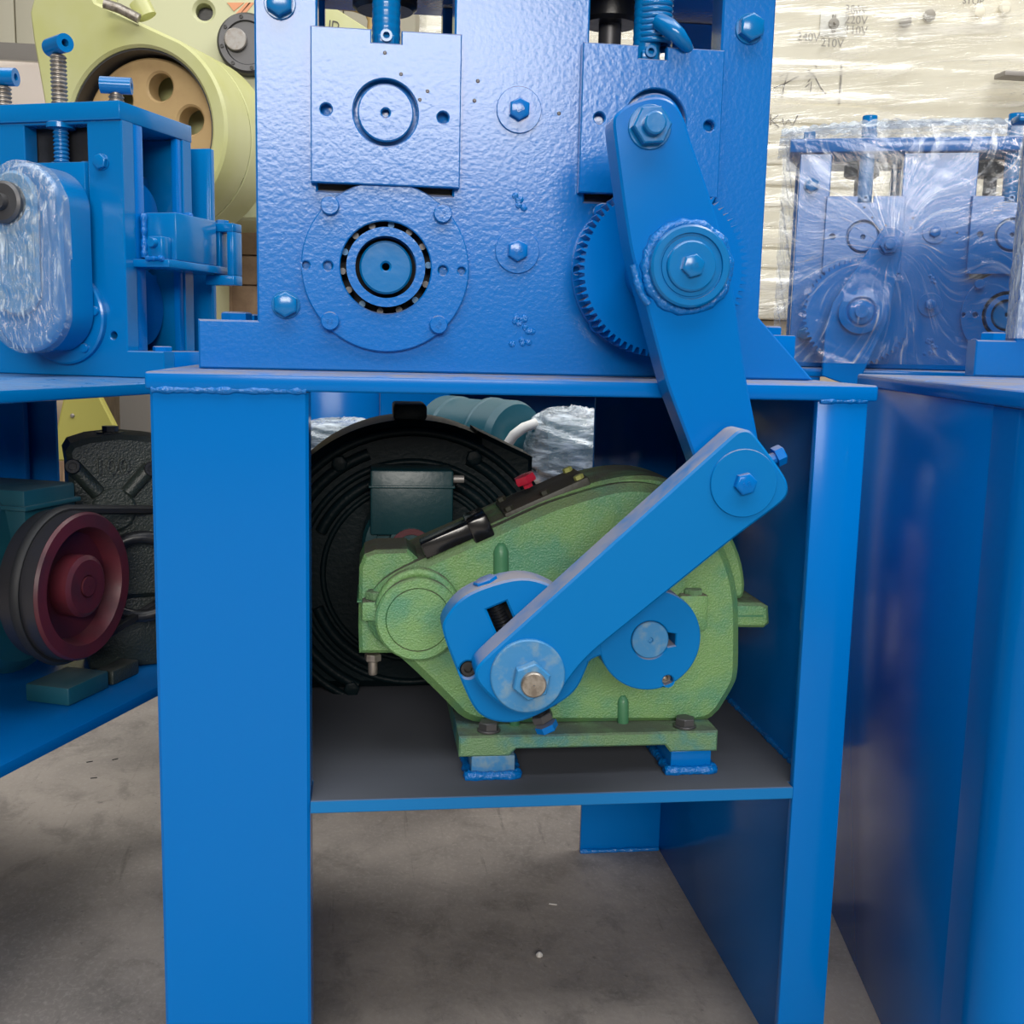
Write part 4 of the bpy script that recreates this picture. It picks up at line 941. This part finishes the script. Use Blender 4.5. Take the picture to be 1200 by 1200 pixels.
for lx_, yy, hh in ((-.26, .05, .014), (-.13, .10, .02)):
    b = MB(); b.box(lx_-.012, lx_+.012, yy-.012, yy+.012, .466, .466+hh+.012, .003); b.build('cap_bolt', 'blue_gloss', millB)
# film on the edge of the nearer mill
pfA = thing('plastic_film', 'milky film wound down the edge of the mill on the smooth-sided stand', 'plastic film', (ft.x, ft.y, .803), -t2, local=True)
def filmA(u, v):
    a = u*1.5*PI; w_ = wob(u*3, v*8, .0012)
    return (xe+.002-.008*math.sin(a*.67)+w_, -.012+.056*u+w_, .056+(hA-.05)*v)
grid_sheet('film_edge', filmA, 24, 70, 'film_dense', pfA, lambda u, v: (u*9, v*5))
def filmA2(u, v): return (xe-.004+.07*u, -.012+wob(u*3, v*8, .001), .056+(hA-.05)*v)
grid_sheet('film_front', filmA2, 40, 70, 'film_dense', pfA, lambda u, v: (u*9, v*5))
# ================================================================== wrapped cream cabinet at the back right
YK = 3.0
kx0 = at(498, 20, YK).x
kb = thing('wrapped_cabinet', 'tall cream machine cabinet wrapped in stretch film with handwriting on it', 'cabinet', ((kx0+3.6)/2, YK+.4, 0))
b = MB(); b.box(kx0, 3.6, YK, YK+.9, .95, 2.9, .02); b.build('cabinet_body', 'cream_paint', kb)
b = MB(); b.box(kx0+.05, 3.55, YK+.04, YK+.86, 0, .95, .02); b.build('plinth', 'pale_wood', kb)
for i in range(10):
    z_ = .99+.075*i
    b = MB(); b.box(kx0-.004, at(940, 300, YK).x+.25, YK-.012, YK, z_, z_+.066, .004); b.build('slat', 'cream_paint', kb)
p = at(1025, 80, YK); b = MB(); q0 = at(986, 75, YK); q1 = at(987, 122, YK); b.box(q0.x-.003, q0.x+.003, YK-.006, YK, q1.z, q0.z, 0); b.build('door_gap', 'grey_print', kb)
q0 = at(961, 15, YK); q1 = at(990, 44, YK)
b = MB(); b.box(q0.x, q1.x, YK-.010, YK-.001, q1.z, q0.z, .001); sw = b.build('switch_plate', 'white_label', kb)
qc = at(975, 29, YK); b = MB(); b.lathe([(.019, 0), (.019, .012), (.016, .014), (.0005, .014)], (qc.x, YK-.009, qc.z), (0, -1, 0), 24, caps=False)
b.lathe([(.006, 0), (.005, .012)], (qc.x, YK-.02, qc.z), (0, -1, 0), 12)
b.box(-.006, .006, -.012, 0, -.032, .032, .002, Matrix.Translation((qc.x, YK-.010, qc.z))); b.build('rotary_knob', 'grey_print', sw)
def ktext(s, px, py, size):
    me = text_me(s, size, .002); me.transform(RX90); p_ = at(px, py, YK-.016); me.transform(Matrix.Translation(p_)); finish_mesh(me, 0); obj('print', me, 'grey_print', kb)
ktext('240V', 947, 48, .042); ktext('110V', 1003, 40, .042); ktext('220V', 1003, 28, .042); ktext('380V', 1003, 16, .042); ktext('210V', 975, 55, .042)
for px, py, r in ((1058, 27, .022), (1086, 20, .022), (1144, 14, .024), (1174, 11, .024)):
    q = at(px, py, YK); b = MB(); b.lathe([(r, 0), (r, .012), (r*.6, .016), (.001, .016)], (q.x, YK-.014, q.z), (0, -1, 0), 24); b.build('push_button', 'grey_print' if px < 1100 else 'cream_paint', kb)
ktext('STOP', 1140, 5, .035)
def stroke(pts, nm='handwriting', r=.0022):
    b = MB(); b.tube([at(x_, y_, YK-.014) for x_, y_ in pts], r, 6); b.build(nm, 'pencil', kb)
for s_ in ([(914, 90), (924, 84), (919, 100), (916, 115)], [(907, 103), (920, 98), (936, 89)], [(944, 90), (954, 86), (947, 96)], [(947, 82), (955, 90), (961, 102), (968, 111)], [(944, 102), (951, 96), (950, 108)], [(955, 76), (957, 79)],
           [(903, 134), (903, 146)], [(912, 135), (904, 141), (913, 149)], [(917, 139), (919, 148), (924, 140), (929, 147), (935, 135)]): stroke(s_)
kf = thing('plastic_film', 'wrinkled stretch film wound round the tall cream cabinet', 'plastic film', ((kx0+3.6)/2, YK-.03, .95))
def kfilm(u, v):
    x_ = kx0-.02+(3.64-kx0)*u; z_ = .95+1.95*v
    return (x_, YK-.030+wob(u*4+v*6, v*22-u*3, .0035), z_)
grid_sheet('film_sheet', kfilm, 120, 120, 'film_warm', kf, lambda u, v: (u*7+v*1.5, v*34-u*7))
q = at(1178, 84, YK-.12); b = MB(); b.box(q.x, q.x+.3, YK-.12, YK-.045, q.z-.012, q.z+.006, .003); b.build('shelf_bracket', 'wall_base', kb)

# ================================================================== yellow-green press at the back left
YQ = 2.35
pp = thing('punch_press', 'pale olive-green punch press with a tan flywheel in a round guard', 'press', (at(190, 300, YQ).x, YQ+.5, 0))
k2 = pxm(YQ)
# guard: turned a little to the left
gcn2 = at(160, 150, YQ)
GA = math.radians(-20)   # the guard's face looks towards the left
fg = Matrix.Translation((gcn2.x, YQ, gcn2.z)) @ Matrix.Rotation(GA, 4, 'Z')
fgi = fg.inverted()
def gq(px, py, yl=0.0):
    o_ = fgi @ CAMLOC; d_ = fgi.to_3x3() @ ray(px, py); p_ = o_ + d_*((yl-o_.y)/d_.y); return (p_.x, p_.z)
c0 = gq(163, 152); e0 = gq(247, 152); rw = e0[0]-c0[0]
ro_ = rw*1.22
outg = [(c0[0]+ro_*math.cos(math.radians(a)), c0[1]+ro_*math.sin(math.radians(a))) for a in range(-60, 66, 6)]
outg += [gq(112, 2), gq(95, -30), gq(60, -34), gq(40, -8), gq(34, 14), gq(38, 45), gq(52, 125), gq(80, 330)]
plate('belt_guard', [outg, circ(c0[0], c0[1], rw*1.01, 64)], 0, .16, 'olive_paint', pp, .008, 20, mtx=fg)
plate('guard_rim', [circ(c0[0], c0[1], ro_, 72), circ(c0[0], c0[1], ro_*.985, 72)], .16, .30, 'olive_paint', pp, .002, 20, mtx=fg)
hs = []
for a in range(0, 360, 60):
    an = math.radians(a+15); hs.append(circ(c0[0]+rw*.60*math.cos(an), c0[1]+rw*.60*math.sin(an), rw*.175, 28))
plate('guard_shadow_ring', [circ(c0[0], c0[1], rw*1.008, 64), circ(c0[0], c0[1], rw*.985, 64)], .012, .20, 'dark_steel', pp, 0, 20, mtx=fg)  # dark ring that paints in the shadow between guard and flywheel
plate('flywheel', [circ(c0[0], c0[1], rw*.945, 64)]+hs, .06, .125, 'tan_iron', pp, .006, 20, mtx=fg)
b = MB(); b.lathe([(rw*.22, 0), (rw*.22, .05), (rw*.18, .06), (.001, .06)], (c0[0], .06, c0[1]), (0, -1, 0), 32); o = b.build('flywheel_hub', 'dark_steel', pp); o.data.transform(fg)
plate('guard_back', [circ(c0[0], c0[1], rw*1.005, 48)], .20, .22, 'olive_paint', pp, 0, 20, mtx=fg)
# press body behind
YQ2 = YQ+.50
body = loopxz([(150, -60), (305, -60), (305, 258), (250, 258), (250, 420), (120, 420), (120, 60)], YQ2)
hb_ = at(239, 13, YQ2)
plate('frame', [body, circ(hb_.x, hb_.z, .028, 24)], YQ2, YQ2+.45, 'pale_olive', pp, .01, 20)
b = MB(); b.lathe([(.03, 0), (.03, .01)], (hb_.x, YQ2+.06, hb_.z), (0, 1, 0), 20); b.build('hole_back', 'black_steel', pp)
chk = at(291, 55, YQ2)
b = MB(); b.lathe([(.095, 0), (.095, .05), (.088, .058), (.07, .058), (.066, .05), (.04, .05), (.001, .05)], (chk.x, YQ2-.0, chk.z), (0, -1, 0), 48, caps=False); cho = b.build('clutch_ring', 'dark_steel', pp)
for k in range(8):
    a = k*PI/4+.2; bolt(cho, (chk.x+.08*math.cos(a), YQ2-.058, chk.z+.08*math.sin(a)), (0, -1, 0), .006, .005, 'black_steel', 0, 'socket')
b = MB(); b.lathe([(.036, 0), (.036, .02), (.033, .023), (.001, .023)], (chk.x-.034, YQ2-.05, chk.z+.005), (0, -1, 0), 28); b.build('shaft_end', 'steel', cho)
for px, py in ((285, 151), (285, 182), (285, 213), (286, 245)):
    bolt(pp, at(px, py, YQ2), (0, -1, 0), .012, .010, 'black_steel', .3, 'socket')
b = MB(); q = at(278, 110, YQ2-.03); b.tube([at(268, 97, YQ2-.05), at(280, 112, YQ2-.05), at(292, 125, YQ2-.05), at(300, 140, YQ2-.05)], .022, 10); b.build('link_rod', 'dark_steel', pp)
# copper arrow mark
tri = loopxz([(266, 3), (286, 3), (274, 13)], YQ2-.003); plate('arrow_mark', [tri], YQ2-.003, YQ2-.0005, 'copper', pp, 0)
for i in range(2):
    o_ = 8*i; tri = loopxz([(288+o_-4*i, 3), (294+o_-4*i, 3), (274+o_-2*i, 25), (269+o_-2*i, 24)], YQ2-.003); plate('arrow_mark', [tri], YQ2-.003, YQ2-.0005, 'copper', pp, 0)
b = MB(); b.tube([at(122, 4, YQ-.03), at(140, 10, YQ-.03), at(152, 16, YQ-.03), at(163, 22, YQ-.03)], .014, 10); b.build('hose_fitting', 'zinc', pp)
b = MB(); b.cyl(at(163, 2, YQ+.1), at(172, 20, YQ+.1), .03, 16); b.build('cylinder', 'olive_paint', pp)
# sloping arm with letters, seen through the mill's window, and a tan bend
arm2 = loopxz([(340, -30), (386, 5), (432, 34), (470, 60), (470, 90), (330, 60)], YQ2+.2)
plate('sloping_panel', [arm2], YQ2+.2, YQ2+.26, 'olive_paint', pp, .004)
me = text_me('JD', .040, .003); me.transform(Matrix.Rotation(-.1, 4, 'Z')); me.transform(RX90); me.transform(Matrix.Translation(at(391, 34, YQ2+.198))); finish_mesh(me, 0); obj('lettering', me, 'black_steel', pp)
b = MB(); b.tube([at(395, 4, YQ2+.3), at(415, 6, YQ2+.3), at(432, 12, YQ2+.3), at(438, 24, YQ2+.3), at(436, 50, YQ2+.3)], .022, 12); b.build('bent_pipe', 'tan_iron', pp)
# yellow panel of its base seen under the left table
yl = loopxz([(80, 440), (104, 440), (135, 501), (120, 540), (63, 540), (62, 524)], 2.0)
plate('base_panel', [yl], 2.0, 2.04, 'yellow_panel', pp, .004)
bolt(pp, at(85, 487, 2.0), (0, -1, 0), .006, .004, 'zinc', .2)
# crates
def crate(px0, px1, py0, py1, y, label, m='wood', dep=.5):
    a_ = at(px0, py0, y); c_ = at(px1, py1, y)
    x0, x1, z0, z1 = a_.x, c_.x, 0.0, a_.z
    t = thing('wooden_crate', label, 'crate', ((x0+x1)/2, y+dep/2, z0))
    n = max(2, int((z1-z0)/.11)); h = (z1-z0)/n
    for i in range(n):
        b = MB(); b.box(x0, x1, y, y+.02, z0+i*h+.003, z0+(i+1)*h-.003, .003); b.build('plank', m, t)
    b = MB(); b.box(x0, x1, y+.02, y+dep, z0, z1, .004); b.build('crate_body', m, t)
    for xx in (x0+.05, x1-.10):
        b = MB(); b.box(xx, xx+.05, y-.016, y, z0, z1, .003); b.build('batten', m, t)
    return t
crate(-60, 110, 463, 512, 3.65, 'pale timber crate wrapped at the top seen under the left table', 'pale_wood')
crate(-60, 110, 520, 600, 3.05, 'lower darker timber crate seen beneath the left table', 'wood')
crate(240, 335, 262, 345, 3.45, 'brown timber crate between the smaller mill and the central mill', 'wood')
# grey duct on the wall at the far left
q0 = at(-40, 60, 5.0); q1 = at(70, 120, 5.0)
b = MB(); b.box(q0.x-1.0, q1.x, 5.0, 5.5, 0, at(20, 68, 5.0).z, .05); mach = b.build('steel_trough', 'trough_steel'); tag(mach, 'dull grey sheet-metal box behind the olive press', 'metal box')

# small litter on the concrete
q = r2z(632, 1122, 0); b = MB(); b.lathe([(.001, 0), (.0045, .002), (.005, .005), (.002, .008), (.0005, .0085)], (q.x, q.y, 0), (0, 0, 1), 7); tag(b.build('pebble', 'white_stone', None, 0), 'small white pebble on the concrete under the central stand', 'pebble')
for i, (px, py, a) in enumerate(((648, 1060, -.3), (105, 893, .4), (110, 912, .2), (135, 890, .6))):
    q = r2z(px, py, 0); b = MB(); b.box(-.006, .006, -.0011, .0011, 0, .0014, .0003, Matrix.Translation((q.x, q.y, 0)) @ Matrix.Rotation(a, 4, 'Z'))
    tag(b.build('splinter', 'white_stone' if i == 0 else 'black_steel'), 'pale splinter on the concrete under the central stand' if i == 0 else 'dark splinter lying on the floor below the side stand', 'splinter', None if i == 0 else 'splinters by the side stand')
